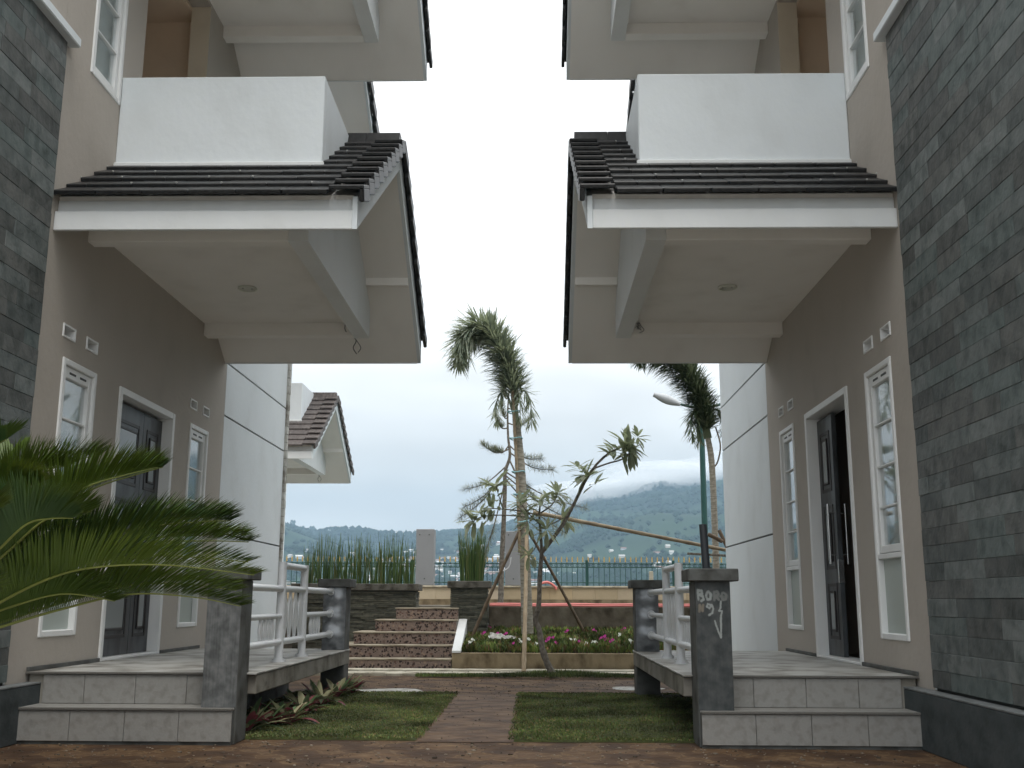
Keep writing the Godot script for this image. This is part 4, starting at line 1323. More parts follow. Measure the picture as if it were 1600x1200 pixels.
func rhoeo(at: Vector3, label: String, n: int, size: float) -> void:
	var p := thing("striped_plant", label, "plant", at, "red and green leaf plants along the left porch")
	for k in n:
		var a := k * 2.399 + rng.randf()
		var el := rng.randf_range(0.5, 1.7)
		var d := Vector3(cos(a), el, sin(a)).normalized()
		var l := size * rng.randf_range(0.7, 1.15)
		var g := begin(); var e := begin()
		var tone := rng.randf()
		leaf(g, Vector3.ZERO, d, Vector3.UP, l, 0.055, rng.randf_range(0.15, 0.6), 0.3, 0.45, 5)
		leaf(e, Vector3(0, -0.004, 0), d, Vector3.UP, l * 0.98, 0.068, rng.randf_range(0.15, 0.6), 0.28, 0.45, 5)
		put("leaf", mesh_of([g, M.rhoeo_g if tone < 0.55 else (M.rhoeo_p if tone < 0.78 else M.rhoeo_y), e, M.rhoeo_p if tone < 0.45 else M.rhoeo_y]), p)

func blades(called: String, label: String, n: int, place: Callable, h0: float, h1: float, wid: float, cols: Array) -> void:
	var s := begin()
	leaf(s, Vector3.ZERO, Vector3(0.15, 1, 0.1), Vector3(0, 0, 1), 1.0, wid, 0.12, 0.1, 0.3, 2)
	var mm := MultiMesh.new()
	mm.transform_format = MultiMesh.TRANSFORM_3D
	mm.use_colors = true
	mm.mesh = mesh_of([s, M.vert_veg])
	mm.instance_count = n
	var nz := FastNoiseLite.new()
	nz.seed = 77; nz.frequency = 1.4; nz.fractal_octaves = 3
	for k in n:
		var p: Vector3 = place.call()
		var b := Basis(Vector3.UP, rng.randf() * TAU) * Basis(Vector3.RIGHT, rng.randf_range(-0.55, 0.55))
		var h := rng.randf_range(h0, h1)
		mm.set_instance_transform(k, Transform3D(b.scaled(Vector3(h, h, h)), p))
		var c: Color = cols[rng.randi() % cols.size()]
		var v := clampf(0.85 + 1.1 * nz.get_noise_2d(p.x, p.z), 0.4, 1.6)
		mm.set_instance_color(k, Color(c.r * v * rng.randf_range(0.8, 1.2), c.g * v, c.b * v))
	var o := MultiMeshInstance3D.new()
	o.multimesh = mm
	o.name = numbered(called)
	add_child(o, true)
	tag(o, label, "grass" if called.contains("grass") else "ground cover", "", "stuff")

# ---------------------------------------------------------------- distance
func ridge(x: float) -> float:
	var pts := [[-2600, 60], [-1400, 95], [-800, 138], [-471, 136], [-405, 120], [-284, 114], [-163, 122], [30, 148], [130, 180], [250, 215], [400, 240], [700, 260], [1300, 240], [2600, 120]]
	for k in pts.size() - 1:
		if x <= pts[k + 1][0]:
			var t := clampf((x - pts[k][0]) / (pts[k + 1][0] - pts[k][0]), 0, 1)
			return lerpf(pts[k][1], pts[k + 1][1], t * t * (3 - 2 * t))
	return 120.0

var hill_noise := FastNoiseLite.new()
func land(x: float, z: float) -> float:
	var r := -z
	var near := -2.0 - 14.0 * smoothstep(30.0, 280.0, r)
	if r < 0:
		near = -2.0
	var t := clampf((r - 420.0) / 1580.0, 0.0, 1.0)
	var up := (0.45 * t + 0.55 * t * t * (3 - 2 * t)) * (ridge(x * 2000.0 / maxf(r, 900.0)) + 16.0)
	if r > 2000.0:
		up -= (r - 2000.0) * 0.12
	var bump := hill_noise.get_noise_2d(x * 0.45, z * 0.45) * 26.0 * smoothstep(500.0, 1500.0, r) * (1.0 - 0.7 * smoothstep(1700.0, 2000.0, r))
	return near + up + bump

func make_land() -> void:
	hill_noise.seed = 12; hill_noise.frequency = 0.006; hill_noise.fractal_octaves = 5
	var field := FastNoiseLite.new()
	field.seed = 31; field.frequency = 0.0065; field.fractal_octaves = 3
	var patch := FastNoiseLite.new()
	patch.seed = 8; patch.frequency = 0.016; patch.noise_type = FastNoiseLite.TYPE_CELLULAR; patch.cellular_return_type = FastNoiseLite.RETURN_CELL_VALUE
	patch.fractal_octaves = 1
	var xs := []
	var zs := []
	for k in 161:
		var t := (k / 160.0) * 2.0 - 1.0
		xs.append(2600.0 * signf(t) * pow(absf(t), 1.5))
	for z in [500.0, 250.0, 120.0, 60.0, 30.0, 10.0, -10.0, -19.8]:
		zs.append(z)
	for k in 120:
		zs.append(-19.8 - 2580.0 * pow((k + 1) / 120.0, 1.25))
	var s := SurfaceTool.new()
	s.begin(Mesh.PRIMITIVE_TRIANGLES)
	for z in zs:
		for x in xs:
			var y := land(x, z)
			var f := field.get_noise_2d(x, z)
			var r: float = -z
			var open := smoothstep(0.02, 0.16, f + 0.22 * smoothstep(1500.0, 700.0, r) - 0.32 * smoothstep(1450.0, 1750.0, r) + 0.05)
			var c := patch.get_noise_2d(x, z * 1.4) * 0.5 + 0.5
			var wood := Color(0.016, 0.032, 0.024)
			var grass := Color(0.019, 0.038, 0.025).lerp(Color(0.031, 0.055, 0.029), c)
			s.set_color(wood.lerp(grass, open))
			s.set_uv(Vector2.ZERO)
			s.add_vertex(Vector3(x, y, z))
	var w := xs.size()
	for j in zs.size() - 1:
		for i in w - 1:
			var a := j * w + i
			s.add_index(a); s.add_index(a + w); s.add_index(a + 1)
			s.add_index(a + 1); s.add_index(a + w); s.add_index(a + w + 1)
	s.generate_normals()
	structure("hills", s, M.vert)
	# woods on the slopes: one mass of crowns
	var blob := begin()
	var bp := []
	for k in 9:
		var a := TAU * k / 9.0
		var e := 0.7 + 0.35 * absf(sin(k * 2.1))
		bp.append(Vector3(cos(a) * 0.5 * e, 0.35 + 0.15 * sin(k * 1.7), sin(a) * 0.5 * e))
	for k in 9:
		var a: Vector3 = bp[k]; var b: Vector3 = bp[(k + 1) % 9]
		var n := ((a + b) * 0.5 + Vector3(0, 0.4, 0)).normalized()
		tri3(blob, a, b, Vector3(0.05, 1.0, 0), n, n, n)
		n = ((a + b) * 0.5 - Vector3(0, 0.2, 0)).normalized()
		tri3(blob, a, b, Vector3(0, -0.1, 0), n, n, n)
	var bm := mesh_of([blob, M.vert])
	var spots := []
	while spots.size() < 17000:
		var r := rng.randf_range(560.0, 2040.0)
		var x := rng.randf_range(-0.42, 0.42) * r * 1.1
		var f := field.get_noise_2d(x, -r)
		var open := f + 0.22 * smoothstep(1500.0, 700.0, r) - 0.32 * smoothstep(1450.0, 1750.0, r) + 0.05
		if open > 0.05 and rng.randf() > 0.10:
			continue
		spots.append(Vector3(x, land(x, -r), -r))
	var mm := MultiMesh.new()
	mm.transform_format = MultiMesh.TRANSFORM_3D
	mm.use_colors = true
	mm.mesh = bm
	mm.instance_count = spots.size()
	for k in spots.size():
		var h := rng.randf_range(3.0, 6.0)
		var wd := h * rng.randf_range(1.0, 1.7)
		mm.set_instance_transform(k, Transform3D(Basis(Vector3.UP, rng.randf() * TAU).scaled(Vector3(wd, h, wd)), spots[k]))
		var v := rng.randf_range(0.7, 1.3)
		mm.set_instance_color(k, Color(0.015 * v, 0.031 * v, 0.021 * v))
	var o := MultiMeshInstance3D.new()
	o.multimesh = mm
	o.name = "hill_woods"
	add_child(o, true)
	tag(o, "dark woods covering the far hillsides", "woods", "", "stuff")
	# cloud sitting on the mountain at the right: overlapping translucent puffs with a ragged underside
	var puff := SphereMesh.new()
	puff.radial_segments = 20
	puff.rings = 10
	puff.radius = 1.0
	puff.height = 2.0
	var pmat := mat(Color(0.97, 0.98, 0.99, 0.15), 1.0, 0.0)
	pmat.transparency = BaseMaterial3D.TRANSPARENCY_ALPHA
	pmat.backlight_enabled = true
	pmat.backlight = Color(0.95, 0.95, 0.95)
	puff.material = pmat
	var cm := MultiMesh.new()
	cm.transform_format = MultiMesh.TRANSFORM_3D
	cm.mesh = puff
	cm.instance_count = 260
	for k in 260:
		var x := rng.randf_range(40.0, 820.0)
		var lowest := lerpf(154.0, 150.0, smoothstep(40.0, 350.0, x)) + 16.0 * hill_noise.get_noise_2d(x * 2.2, 50.0)
		var y := lowest + 10.0 + maxf(10.0, ridge(x * 2000.0 / 1830.0) - lowest - 4.0) * rng.randf()
		var wide := rng.randf_range(38.0, 85.0)
		cm.set_instance_transform(k, Transform3D(Basis(Vector3.UP, rng.randf() * 3.0).scaled(Vector3(wide, wide * rng.randf_range(0.20, 0.36), wide)), Vector3(x, y, rng.randf_range(-1960.0, -1700.0))))
	var co := MultiMeshInstance3D.new()
	co.multimesh = cm
	co.name = "cloud"
	add_child(co, true)
	tag(co, "low white cloud hiding the top of the far mountain", "cloud", "", "stuff")
	# single trees on the skyline at the left
	for q in [[-455, 15], [-436, 11], [-418, 17], [-408, 12], [-396, 15], [-374, 19], [-366, 13], [-345, 9], [-320, 8], [-290, 8], [-262, 8], [-226, 8], [-193, 9], [-170, 8], [-130, 9]]:
		var x: float = q[0]
		var h: float = q[1]
		var s2 := begin()
		tube(s2, [Vector3(0, -2, 0), Vector3(0, h * 0.6, 0)], [0.6, 0.3], 5)
		var cr := begin()
		for k in 26:
			var u := Vector3(rng.randf_range(-1, 1), rng.randf_range(-1, 1), rng.randf_range(-1, 1))
			if u.length() > 1.0:
				u = u.normalized()
			cr.append_from(bm, 0, Transform3D(Basis(Vector3.UP, rng.randf() * 6.0).scaled(Vector3.ONE * h * 0.26), Vector3(u.x * h * 0.30, h * 0.52 + u.y * h * 0.34, u.z * h * 0.3)))
		var zt := -1960.0
		var t := thing("skyline_tree", "tree standing out on the skyline of the far left ridge", "tree", Vector3(x * 0.98, land(x * 0.98, zt), zt), "trees on the far ridge")
		obj("trunk", s2, M.bark, t)
		var mcr := mat(lin(0.022, 0.042, 0.026), 0.95)
		obj("crown", cr, mcr, t)
	# the town at the foot of the hills
	var wallm := [mat(lin(0.70, 0.70, 0.68), 0.8), mat(lin(0.58, 0.54, 0.48), 0.8), mat(lin(0.50, 0.54, 0.58), 0.8)]
	var roofm := [mat(lin(0.22, 0.13, 0.11), 0.8), mat(lin(0.40, 0.39, 0.38), 0.8), mat(lin(0.58, 0.58, 0.57), 0.7)]
	var house_meshes := []
	for k in 6:
		var b := begin(); var rf := begin()
		var l := 7.0 + 2.0 * (k % 3)
		box(b, Vector3(-l / 2, -3, -3.5), Vector3(l / 2, 3.6, 3.5), 0.0)
		prism(rf, PackedVector2Array([Vector2(-4.2, 3.4), Vector2(0, 5.8), Vector2(4.2, 3.4)]), -l / 2 - 0.6, l / 2 + 0.6)
		house_meshes.append(mesh_of([b, wallm[k % 3], rf, roofm[(k + k / 3) % 3]]))
	var town := FastNoiseLite.new()
	town.seed = 91; town.frequency = 0.012; town.fractal_octaves = 2
	var made := 0
	while made < 290:
		var r := rng.randf_range(850.0, 1330.0)
		var px := rng.randfn(-0.075, 0.05)
		if made % 3 == 0:
			px = rng.randf_range(-0.23, 0.13)
			r = rng.randf_range(760.0, 1200.0)
		if px > 0.0:
			r = minf(r, rng.randf_range(800.0, 980.0))
		if absf(px) > 0.24:
			continue
		var x := px * r
		if town.get_noise_2d(x, r) < (-0.12 if made % 3 else 0.05):
			continue
		var o2 := put("town_house", house_meshes[rng.randi() % 6], null, Transform3D(Basis(Vector3.UP, rng.randf_range(-0.5, 0.5)).scaled(Vector3.ONE * rng.randf_range(0.30, 0.58)), Vector3(x, land(x, -r), -r)))
		tag(o2, "small pale house of the town below the far hills", "house", "houses of the distant town")
		made += 1

# ---------------------------------------------------------------- the scene
func _ready() -> void:
	rng.seed = 20240
	# camera
	var cam := Camera3D.new()
	cam.name = "camera"
	cam.fov = 39.85
	cam.near = 0.05
	cam.far = 9000.0
	cam.transform = Transform3D(Basis(Vector3(0.99978, 0.00382, -0.02081), Vector3(0.00045, 0.97950, 0.20145), Vector3(0.02116, -0.20141, 0.97928)).orthonormalized(), Vector3(0.4387, 0.904, 0.0))
	add_child(cam)
	# sky, haze, exposure
	var env := Environment.new()
	env.background_mode = Environment.BG_SKY
	var sky := Sky.new()
	var pano := PanoramaSkyMaterial.new()
	pano.panorama = ImageTexture.create_from_image(sky_image())
	sky.sky_material = pano
	env.sky = sky
	env.background_energy_multiplier = 1.0
	env.tonemap_mode = Environment.TONE_MAPPER_LINEAR
	env.tonemap_exposure = 1.66
	env.sdfgi_enabled = true
	env.ssao_enabled = true
	env.ssil_enabled = true
	env.fog_enabled = true
	env.fog_density = 0.00034
	env.fog_light_color = Color(0.75, 0.89, 1.0)
	var we := WorldEnvironment.new()
	we.name = "world_environment"
	we.environment = env
	add_child(we)
	var sun := DirectionalLight3D.new()
	sun.name = "sun"
	sun.light_energy = 0.3
	sun.light_color = Color(1.0, 0.98, 0.95)
	sun.light_angular_distance = 25.0
	sun.shadow_enabled = true
	sun.rotation = Vector3(deg_to_rad(-62), deg_to_rad(18), 0)
	add_child(sun)
	make_materials()
	make_ground()
	make_land()
	# the houses
	make_house(1.0, "left taupe house with closed double door behind the cycad", Vector3(-A, 0, 0))
	make_house(-1.0, "right taupe house with its front door standing ajar", Vector3(A, 0, 0))
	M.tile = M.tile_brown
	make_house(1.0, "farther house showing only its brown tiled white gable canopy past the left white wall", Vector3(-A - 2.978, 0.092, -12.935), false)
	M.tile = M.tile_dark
	# porches and railings
	var plain := image_mat(post_image(301, lin(0.085, 0.09, 0.09), lin(0.19, 0.195, 0.195), 0.35), 0.65)
	var im := post_image(311, lin(0.042, 0.048, 0.050), lin(0.095, 0.100, 0.098), 0.15)
	graffiti(im)
	var written := image_mat(im, 0.6)
	im = post_image(321, lin(0.13, 0.14, 0.15), lin(0.22, 0.23, 0.24), 0.1)
	overspray(im, true)
	var sprayed := image_mat(im)
	im = post_image(331, lin(0.13, 0.14, 0.15), lin(0.22, 0.23, 0.24), 0.1)
	overspray(im, false)
	var sprayed2 := image_mat(im)
	make_porch(1.0, "left porch whose two steps and streaky grey post stand behind the cycad", Vector3(-A, 0, 0), plain, sprayed)
	make_porch(-1.0, "right porch whose near post bears chalky painted scrawl", Vector3(A, 0, 0), written, sprayed2)
	make_railing(1.0, "white pipe railing with lens shaped balusters on the left porch", Vector3(-A, 0, 0))
	make_railing(-1.0, "white pipe railing with lens shaped balusters on the right porch", Vector3(A, 0, 0))
	var far_porch := make_porch(1.0, "porch of the farther house, just seen through the left railing", Vector3(-A - 2.978, 0.092, -12.935), plain, plain)
	far_porch.get_node("slab")
	make_railing(1.0, "small white pipe railing seen beyond and through the left porch railing", Vector3(-A - 2.978, 0.092, -12.935))
	make_far_end()
	make_plantings()
	make_cycad()
	make_palms()
	make_shrub_tree()
	make_conifer()
	make_small_things()

func graffiti(im: Image) -> void:
	var w := Color(0.60, 0.62, 0.61)
	var g := Color(0.46, 0.47, 0.46)
	# brushed letters: B O R O above N 9 and a long tick
	stroke(im, [[12, 42], [14, 92]], 10, w, 0.9)
	stroke(im, [[12, 44], [32, 46], [36, 60], [18, 66], [40, 74], [42, 90], [28, 98]], 10, w, 0.9)
	stroke(im, [[66, 52], [56, 70], [64, 90], [80, 88], [86, 66], [72, 50]], 10, w, 0.8)
	stroke(im, [[104, 94], [104, 52], [122, 50], [128, 64], [108, 72], [130, 92]], 11, g, 0.9)
	stroke(im, [[150, 56], [142, 72], [150, 90], [168, 88], [172, 68], [156, 54]], 10, g, 0.85)
	stroke(im, [[100, 74], [176, 76]], 10, g, 0.5)
	stroke(im, [[18, 150], [20, 118], [36, 148], [40, 116]], 10, Color(0.50, 0.47, 0.42), 0.7)
	stroke(im, [[82, 118], [66, 112], [60, 126], [74, 134], [88, 118], [96, 136], [90, 158], [70, 168]], 8, w, 0.9)
	stroke(im, [[140, 100], [136, 132], [128, 146], [144, 148], [138, 170], [136, 230], [134, 282], [120, 252], [102, 198]], 7, w, 0.95, 0.25)
	stroke(im, [[132, 180], [134, 276]], 4, w, 0.6, 0.4)
	for k in 26:
		dab(im, rng.randf_range(10, 182), rng.randf_range(330, 600), rng.randf_range(2, 8), Color(0.35, 0.41, 0.40), 0.25, 0.2)

func overspray(im: Image, left: bool) -> void:
	# white paint drifted on to the post round the three rail ends
	var cx := 96.0 if left else 96.0
	for q in [[60.0, 62.0], [250.0, 58.0], [430.0, 70.0]]:
		for k in 26:
			dab(im, cx + rng.randf_range(-46, 46), q[0] + rng.randf_range(-42, 42), rng.randf_range(22, q[1]), Color(0.86, 0.88, 0.91), 0.34, 0.0)
	for k in 10:
		dab(im, cx + rng.randf_range(-40, 40), 600 + rng.randf_range(-15, 30), rng.randf_range(20, 50), Color(0.16, 0.17, 0.18), 0.2, 0.0)

func make_ground() -> void:
	var s := begin()
	quad(s, Vector3(-40, 0, -16.2), Vector3(40, 0, -16.2), Vector3(40, 0, 40), Vector3(-40, 0, 40), Vector3.UP)
	structure("ground", s, M.dirt)
	s = begin()
	box(s, Vector3(-40, -3.0, -48), Vector3(-3.2, 0.09, -19.26), 0.0)
	box(s, Vector3(-40, -3.0, -19.259), Vector3(-14.001, 0.09, -16.201), 0.0)
	structure("added_yard", s, M.cement)  # unseen pale paving added to keep green bounce off the far soffit
	s = begin()
	quad(s, Vector3(-40, 0.004, -5.0), Vector3(40, 0.004, -5.0), Vector3(40, 0.004, 14), Vector3(-40, 0.004, 14), Vector3.UP)
	structure("bounce_road", s, M.bounce_road)  # pale surface out of view, added to bounce light into the shade
	s = begin()
	quad(s, Vector3(-0.335, 0.004, -10.9), Vector3(0.30, 0.004, -10.9), Vector3(0.30, 0.004, -7.25), Vector3(-0.335, 0.004, -7.25), Vector3.UP)
	structure("path", s, M.path)
	# lawns, a little proud of the ground, with an uneven rim
	for q in [[-1.95, -0.345, -10.95, -7.33], [0.305, 1.95, -10.95, -7.30]]:
		s = begin()
		var nx := 24
		var nz := 50
		var bumps := FastNoiseLite.new()
		bumps.seed = 5; bumps.frequency = 1.2
		var top := func(i: int, j: int) -> Vector3:
			var x := lerpf(q[0], q[1], float(i) / nx)
			var z := lerpf(q[2], q[3], float(j) / nz)
			var y := 0.022 + 0.008 * bumps.get_noise_2d(x, z)
			if i == 0 or i == nx: x += 0.025 * bumps.get_noise_2d(z * 3.0, 4.0)
			if j == 0 or j == nz: z += 0.025 * bumps.get_noise_2d(x * 3.0, 9.0)
			if i == 0 or j == 0 or i == nx or j == nz: y = 0.002
			return Vector3(x, y, z)
		for i in nx:
			for j in nz:
				quad(s, top.call(i, j), top.call(i + 1, j), top.call(i + 1, j + 1), top.call(i, j + 1), Vector3.UP)
		structure("lawn_soil", s, M.turf)
	for q in [[-1.05, -11.30, 0.36, 0.26], [1.52, -11.75, 0.28, 0.24]]:
		s = begin()
		var c := Vector3(q[0], 0.008, q[1])
		var ring := []
		for k in 28:
			var a := TAU * k / 28.0
			var r := 1.0 + 0.10 * sin(a * 3.0 + q[0]) + rng.randf_range(-0.03, 0.03)
			ring.append(c + Vector3(cos(a) * q[2] * r, -0.004, sin(a) * q[3] * r))
		for k in 28:
			tri3(s, c, ring[k], ring[(k + 1) % 28], Vector3.UP, Vector3.UP, Vector3.UP)
		structure("cement_patch", s, M.cement)
	# kerb and drain before the steps
	s = begin()
	box(s, Vector3(-5.5, -0.1, -14.36), Vector3(5.5, 0.045, -14.10), 0.01)
	structure("kerb", s, M.kerb_white)
	s = begin()
	box(s, Vector3(-5.5, -0.1, -14.10), Vector3(5.5, 0.012, -13.90), 0.0)
	structure("drain_channel", s, M.concrete_dark)
	s = begin()
	var x := -5.4
	while x < 5.4:
		box(s, Vector3(x, -0.1, -13.90), Vector3(x + 0.195, 0.034 + rng.randf() * 0.006, -13.52), 0.008)
		x += 0.2
	structure("paving_strip", s, M.kerb_white).set_meta("label", "row of pale paving blocks beside the drain")

func make_far_end() -> void:
	# raised terrace behind the retaining wall
	var s := begin()
	box(s, Vector3(-14, -3.0, -19.25), Vector3(14, 0.845, -16.45), 0.0)
	structure("terrace", s, M.concrete)
	# steps up to it
	var st := thing("garden_steps", "five broad pebble-faced steps rising to the terrace beside the slate planter", "steps", Vector3.ZERO)
	var pim := Image.create(512, 512, false, Image.FORMAT_RGB8)
	var pn := FastNoiseLite.new()
	pn.seed = 71; pn.frequency = 0.05
	for y in 512:
		for x in 512:
			var v := 1.0 + 0.16 * pn.get_noise_2d(x, y)
			pim.set_pixel(x, y, Color(0.52 * v, 0.455 * v, 0.42 * v))
	for k in 520:
		var tone := rng.randf()
		var pc := Color(0.22, 0.175, 0.165) if tone < 0.6 else (Color(0.42, 0.33, 0.30) if tone < 0.85 else Color(0.60, 0.52, 0.46))
		var px := rng.randf_range(10, 502)
		var py := rng.randf_range(10, 502)
		var a := rng.randf() * TAU
		var rr := rng.randf_range(4.5, 10.5)
		for q in 2:
			dab(pim, px + cos(a) * rr * 0.4 * q, py + sin(a) * rr * 0.4 * q, rr, pc, 0.95, 0.75)
	var pm := tri_mat(ImageTexture.create_from_image(pim), Vector3(1.2, 1.2, 1.2), 0.5)
	var xl := [-2.45, -2.30, -2.06, -1.81, -1.56]
	for k in 5:
		var y := 0.163 * k
		var z := -14.40 - 0.3 * k
		var step := part_node("step", st)
		s = begin()
		box(s, Vector3(xl[k] + 0.012, y - 0.15, -16.449), Vector3(-0.66, y + 0.143, z - 0.012), 0.0)
		obj("core", s, M.concrete, step)
		s = begin()
		box(s, Vector3(xl[k] - 0.012, y + 0.144, -16.449 if k < 4 else -16.6), Vector3(-0.655, y + 0.165, z + 0.014), 0.006)
		obj("tread", s, M.tread, step)
		var x: float = xl[k]
		var n := 0
		while x < -0.67:
			var x1 := minf(x + (0.60 if n or k % 2 else 0.42), -0.66)
			s = begin()
			box(s, Vector3(x + 0.002, y + 0.004, z - 0.011), Vector3(x1 - 0.002, y + 0.142, z), 0.002)
			obj("riser_tile", s, pm, step)
			x = x1; n += 1
		s = begin()
		box(s, Vector3(xl[k], y + 0.004, -15.9), Vector3(xl[k] + 0.011, y + 0.142, z - 0.014), 0.002)
		obj("end_tile", s, pm, step)
	# slate planters: the long one left of the steps, the pillar at their right
	for q in [[-3.12, -1.315, -15.92, -16.43, 1.06, 0.10, "long_planter", "long low planter of stacked slate slips full of horsetail, left of the steps"], [-0.785, -0.245, -15.70, -16.22, 1.10, 0.10, "pillar_planter", "square slate slip pillar planter with one horsetail clump, right of the steps"]]:
		var p := thing(q[6], q[7], "planter", Vector3.ZERO)
		s = begin()
		box(s, Vector3(q[0] + 0.02, 0.0, q[3]), Vector3(q[1] - 0.02, q[4], q[2] - 0.02), 0.0)
		obj("core", s, M.slate_joint, p)
		var slips := [begin(), begin(), begin()]
		var y := 0.02
		while y < q[4] - 0.02:
			var x: float = q[0] + rng.randf_range(-0.1, 0.0)
			while x < q[1]:
				var l := rng.randf_range(0.12, 0.42)
				box(slips[rng.randi() % 3], Vector3(maxf(x, q[0]), y, q[2] - 0.03), Vector3(minf(x + l - 0.002, q[1]), y + 0.0265, q[2] + rng.randf_range(-0.012, 0.008)), 0.002)
				x += l
			for side in [[q[0], -1.0], [q[1], 1.0]]:
				var z: float = q[3]
				while z < q[2] - 0.031:
					var l := rng.randf_range(0.1, 0.3)
					var xx: float = side[0]
					box(slips[rng.randi() % 3], Vector3(xx - side[1] * 0.03, y, z), Vector3(xx + side[1] * rng.randf_range(-0.012, 0.004), y + 0.0265, minf(z + l - 0.002, q[2] - 0.031)), 0.002)
					z += l
			y += 0.0285
		put("slate_slips", mesh_of([slips[0], M.slat[0], slips[1], M.slat[1], slips[2], M.slat[2]]), p).set_meta("kind", "stuff")
		s = begin()
		var w := 0.13
		var o := 0.045
		box(s, Vector3(q[0] - o, q[4], q[2] - w), Vector3(q[1] + o, q[4] + q[5], q[2] + o), 0.008)
		box(s, Vector3(q[0] - o, q[4], q[3] - 0.02), Vector3(q[1] + o, q[4] + q[5] - 0.001, q[3] + 0.08), 0.008)
		box(s, Vector3(q[0] - o, q[4], q[3] + 0.081), Vector3(q[0] + w, q[4] + q[5] - 0.001, q[2] - w - 0.001), 0.008)
		box(s, Vector3(q[1] - w, q[4], q[3] + 0.081), Vector3(q[1] + o, q[4] + q[5] - 0.001, q[2] - w - 0.001), 0.008)
		obj("cap", s, M.cap, p)
		s = begin()
		box(s, Vector3(q[0] + w, q[4] - 0.05, q[3] + 0.08), Vector3(q[1] - w, q[4] + 0.06, q[2] - w), 0.0)
		obj("soil", s, M.soil, p)
	# flower bed: low front wall, sloping side board, retaining wall behind
	s = begin()
	box(s, Vector3(-0.652, 0, -14.50), Vector3(5.5, 0.242, -14.40), 0.008)
	tag(obj("bed_wall", s, M.bed_wall), "low brown rendered wall along the front of the flower bed", "wall")
	s = begin()
	prism(s, PackedVector2Array([Vector2(-14.385, 0.243), Vector2(-14.385, 0.27), Vector2(-15.68, 0.66), Vector2(-15.68, 0.40)]), -0.652, -0.535)
	tag(obj("sloping_board", s, M.white2), "narrow white slab sloping up between the steps and the flower bed", "slab")
	s = begin()
	box(s, Vector3(-0.244, 0, -16.448), Vector3(5.5, 0.832, -16.30), 0.006)
	tag(obj("retaining_wall", s, M.brown_wall), "dark weathered retaining wall behind the flower bed", "wall")
	s = begin()
	quad(s, Vector3(-0.53, 0.215, -14.5), Vector3(5.5, 0.215, -14.5), Vector3(5.5, 0.43, -16.3), Vector3(-0.53, 0.43, -16.3), Vector3.UP)
	structure("bed_soil", s, M.soil)
	# tiled parapet at the terrace edge
	var pw := thing("parapet_wall", "long low wall of beige stone tiles across the terrace edge", "wall", Vector3.ZERO)
	s = begin()
	box(s, Vector3(-6.5, 0.82, -19.2), Vector3(6.5, 1.150, -19.03), 0.0)
	obj("core", s, M.beige[1], pw)
	s = begin()
	box(s, Vector3(-6.5, 0.82, -19.028), Vector3(6.5, 0.945, -18.99), 0.004)
	obj("base_band", s, M.bed_wall, pw)
	var x := -6.5
	while x < 6.5:
		s = begin()
		var l := 0.40
		box(s, Vector3(x + 0.0015, 0.947, -19.029), Vector3(x + l - 0.0015, 1.148, -19.0 + rng.randf_range(-0.003, 0.003)), 0.003)
		obj("tile", s, M.beige[rng.randi() % 4], pw)
		x += l
	s = begin()
	box(s, Vector3(-6.5, 1.151, -19.24), Vector3(6.5, 1.182, -18.97), 0.006)
	obj("coping", s, M.beige_cap, pw)
	# spear fence on it
	var f := thing("spear_fence", "dark green iron fence with gold spear tips standing on the beige wall", "fence", Vector3.ZERO)
	for y in [1.24, 1.51, 1.575]:
		s = begin()
		tube(s, [Vector3(-6.4, y, -19.12), Vector3(6.4, y, -19.12)], [0.010], 6)
		obj("rail", s, M.fence, f)
	s = begin()
	var g := begin()
	tube(s, [Vector3(0, 1.183, 0), Vector3(0, 1.60, 0)], [0.0065], 6)
	var ring := []
	for k in 9:
		ring.append(Vector3(cos(TAU * k / 8.0) * 0.028, 1.543 + sin(TAU * k / 8.0) * 0.028, 0))
	tube(s, ring, [0.005], 4, false)
	tube(g, [Vector3(0, 1.60, 0), Vector3(0, 1.615, 0), Vector3(0, 1.635, 0), Vector3(0, 1.655, 0), Vector3(0, 1.70, 0)], [0.008, 0.016, 0.010, 0.017, 0.002], 6)
	var picket := mesh_of([s, M.fence, g, M.gold])
	x = -4.75
	while x < 4.75:
		if not (x > -1.70 and x < -1.30) and not (x > -0.10 and x < 0.24):
			put("picket", picket, f, Transform3D(Basis(), Vector3(x, 0, -19.12)))
		x += 0.0945
	for px in [-4.2, -1.74, -0.14, 1.366, 2.9, 4.4]:
		s = begin()
		box(s, Vector3(px - 0.022, 1.183, -19.145), Vector3(px + 0.022, 1.635, -19.10), 0.004)
		obj("post", s, M.fence, f)
	for px in [[-1.668, -1.345], [-0.082, 0.215]]:
		s = begin()
		box(s, Vector3(px[0], 1.183, -19.3), Vector3(px[1], 2.17 if px[0] < -1 else 2.135, -18.985), 0.008)
		var hole := begin()
		for q in [[0.20, 2.07], [0.72, 2.07], [0.5, 1.30]]:
			box(hole, Vector3(lerpf(px[0], px[1], q[0]) - 0.009, q[1] - 0.009, -18.984), Vector3(lerpf(px[0], px[1], q[0]) + 0.009, q[1] + 0.009, -18.978), 0.002)
		tag(put("grey_pillar", mesh_of([s, M.grey_pillar, hole, M.dark_pipe])), "plain grey pillar left of the steps' pillar planter" if px[0] < -1 else "plain grey pillar right behind the bamboo-tied palm trunk", "pillar", "grey pillars in the spear fence")
	s = begin()
	box(s, Vector3(2.46, 1.183, -19.06), Vector3(2.53, 1.44, -18.99), 0.006)
	tag(obj("stub_post", s, M.kerb_white), "short pale stub post on the beige wall near the right porch", "post")
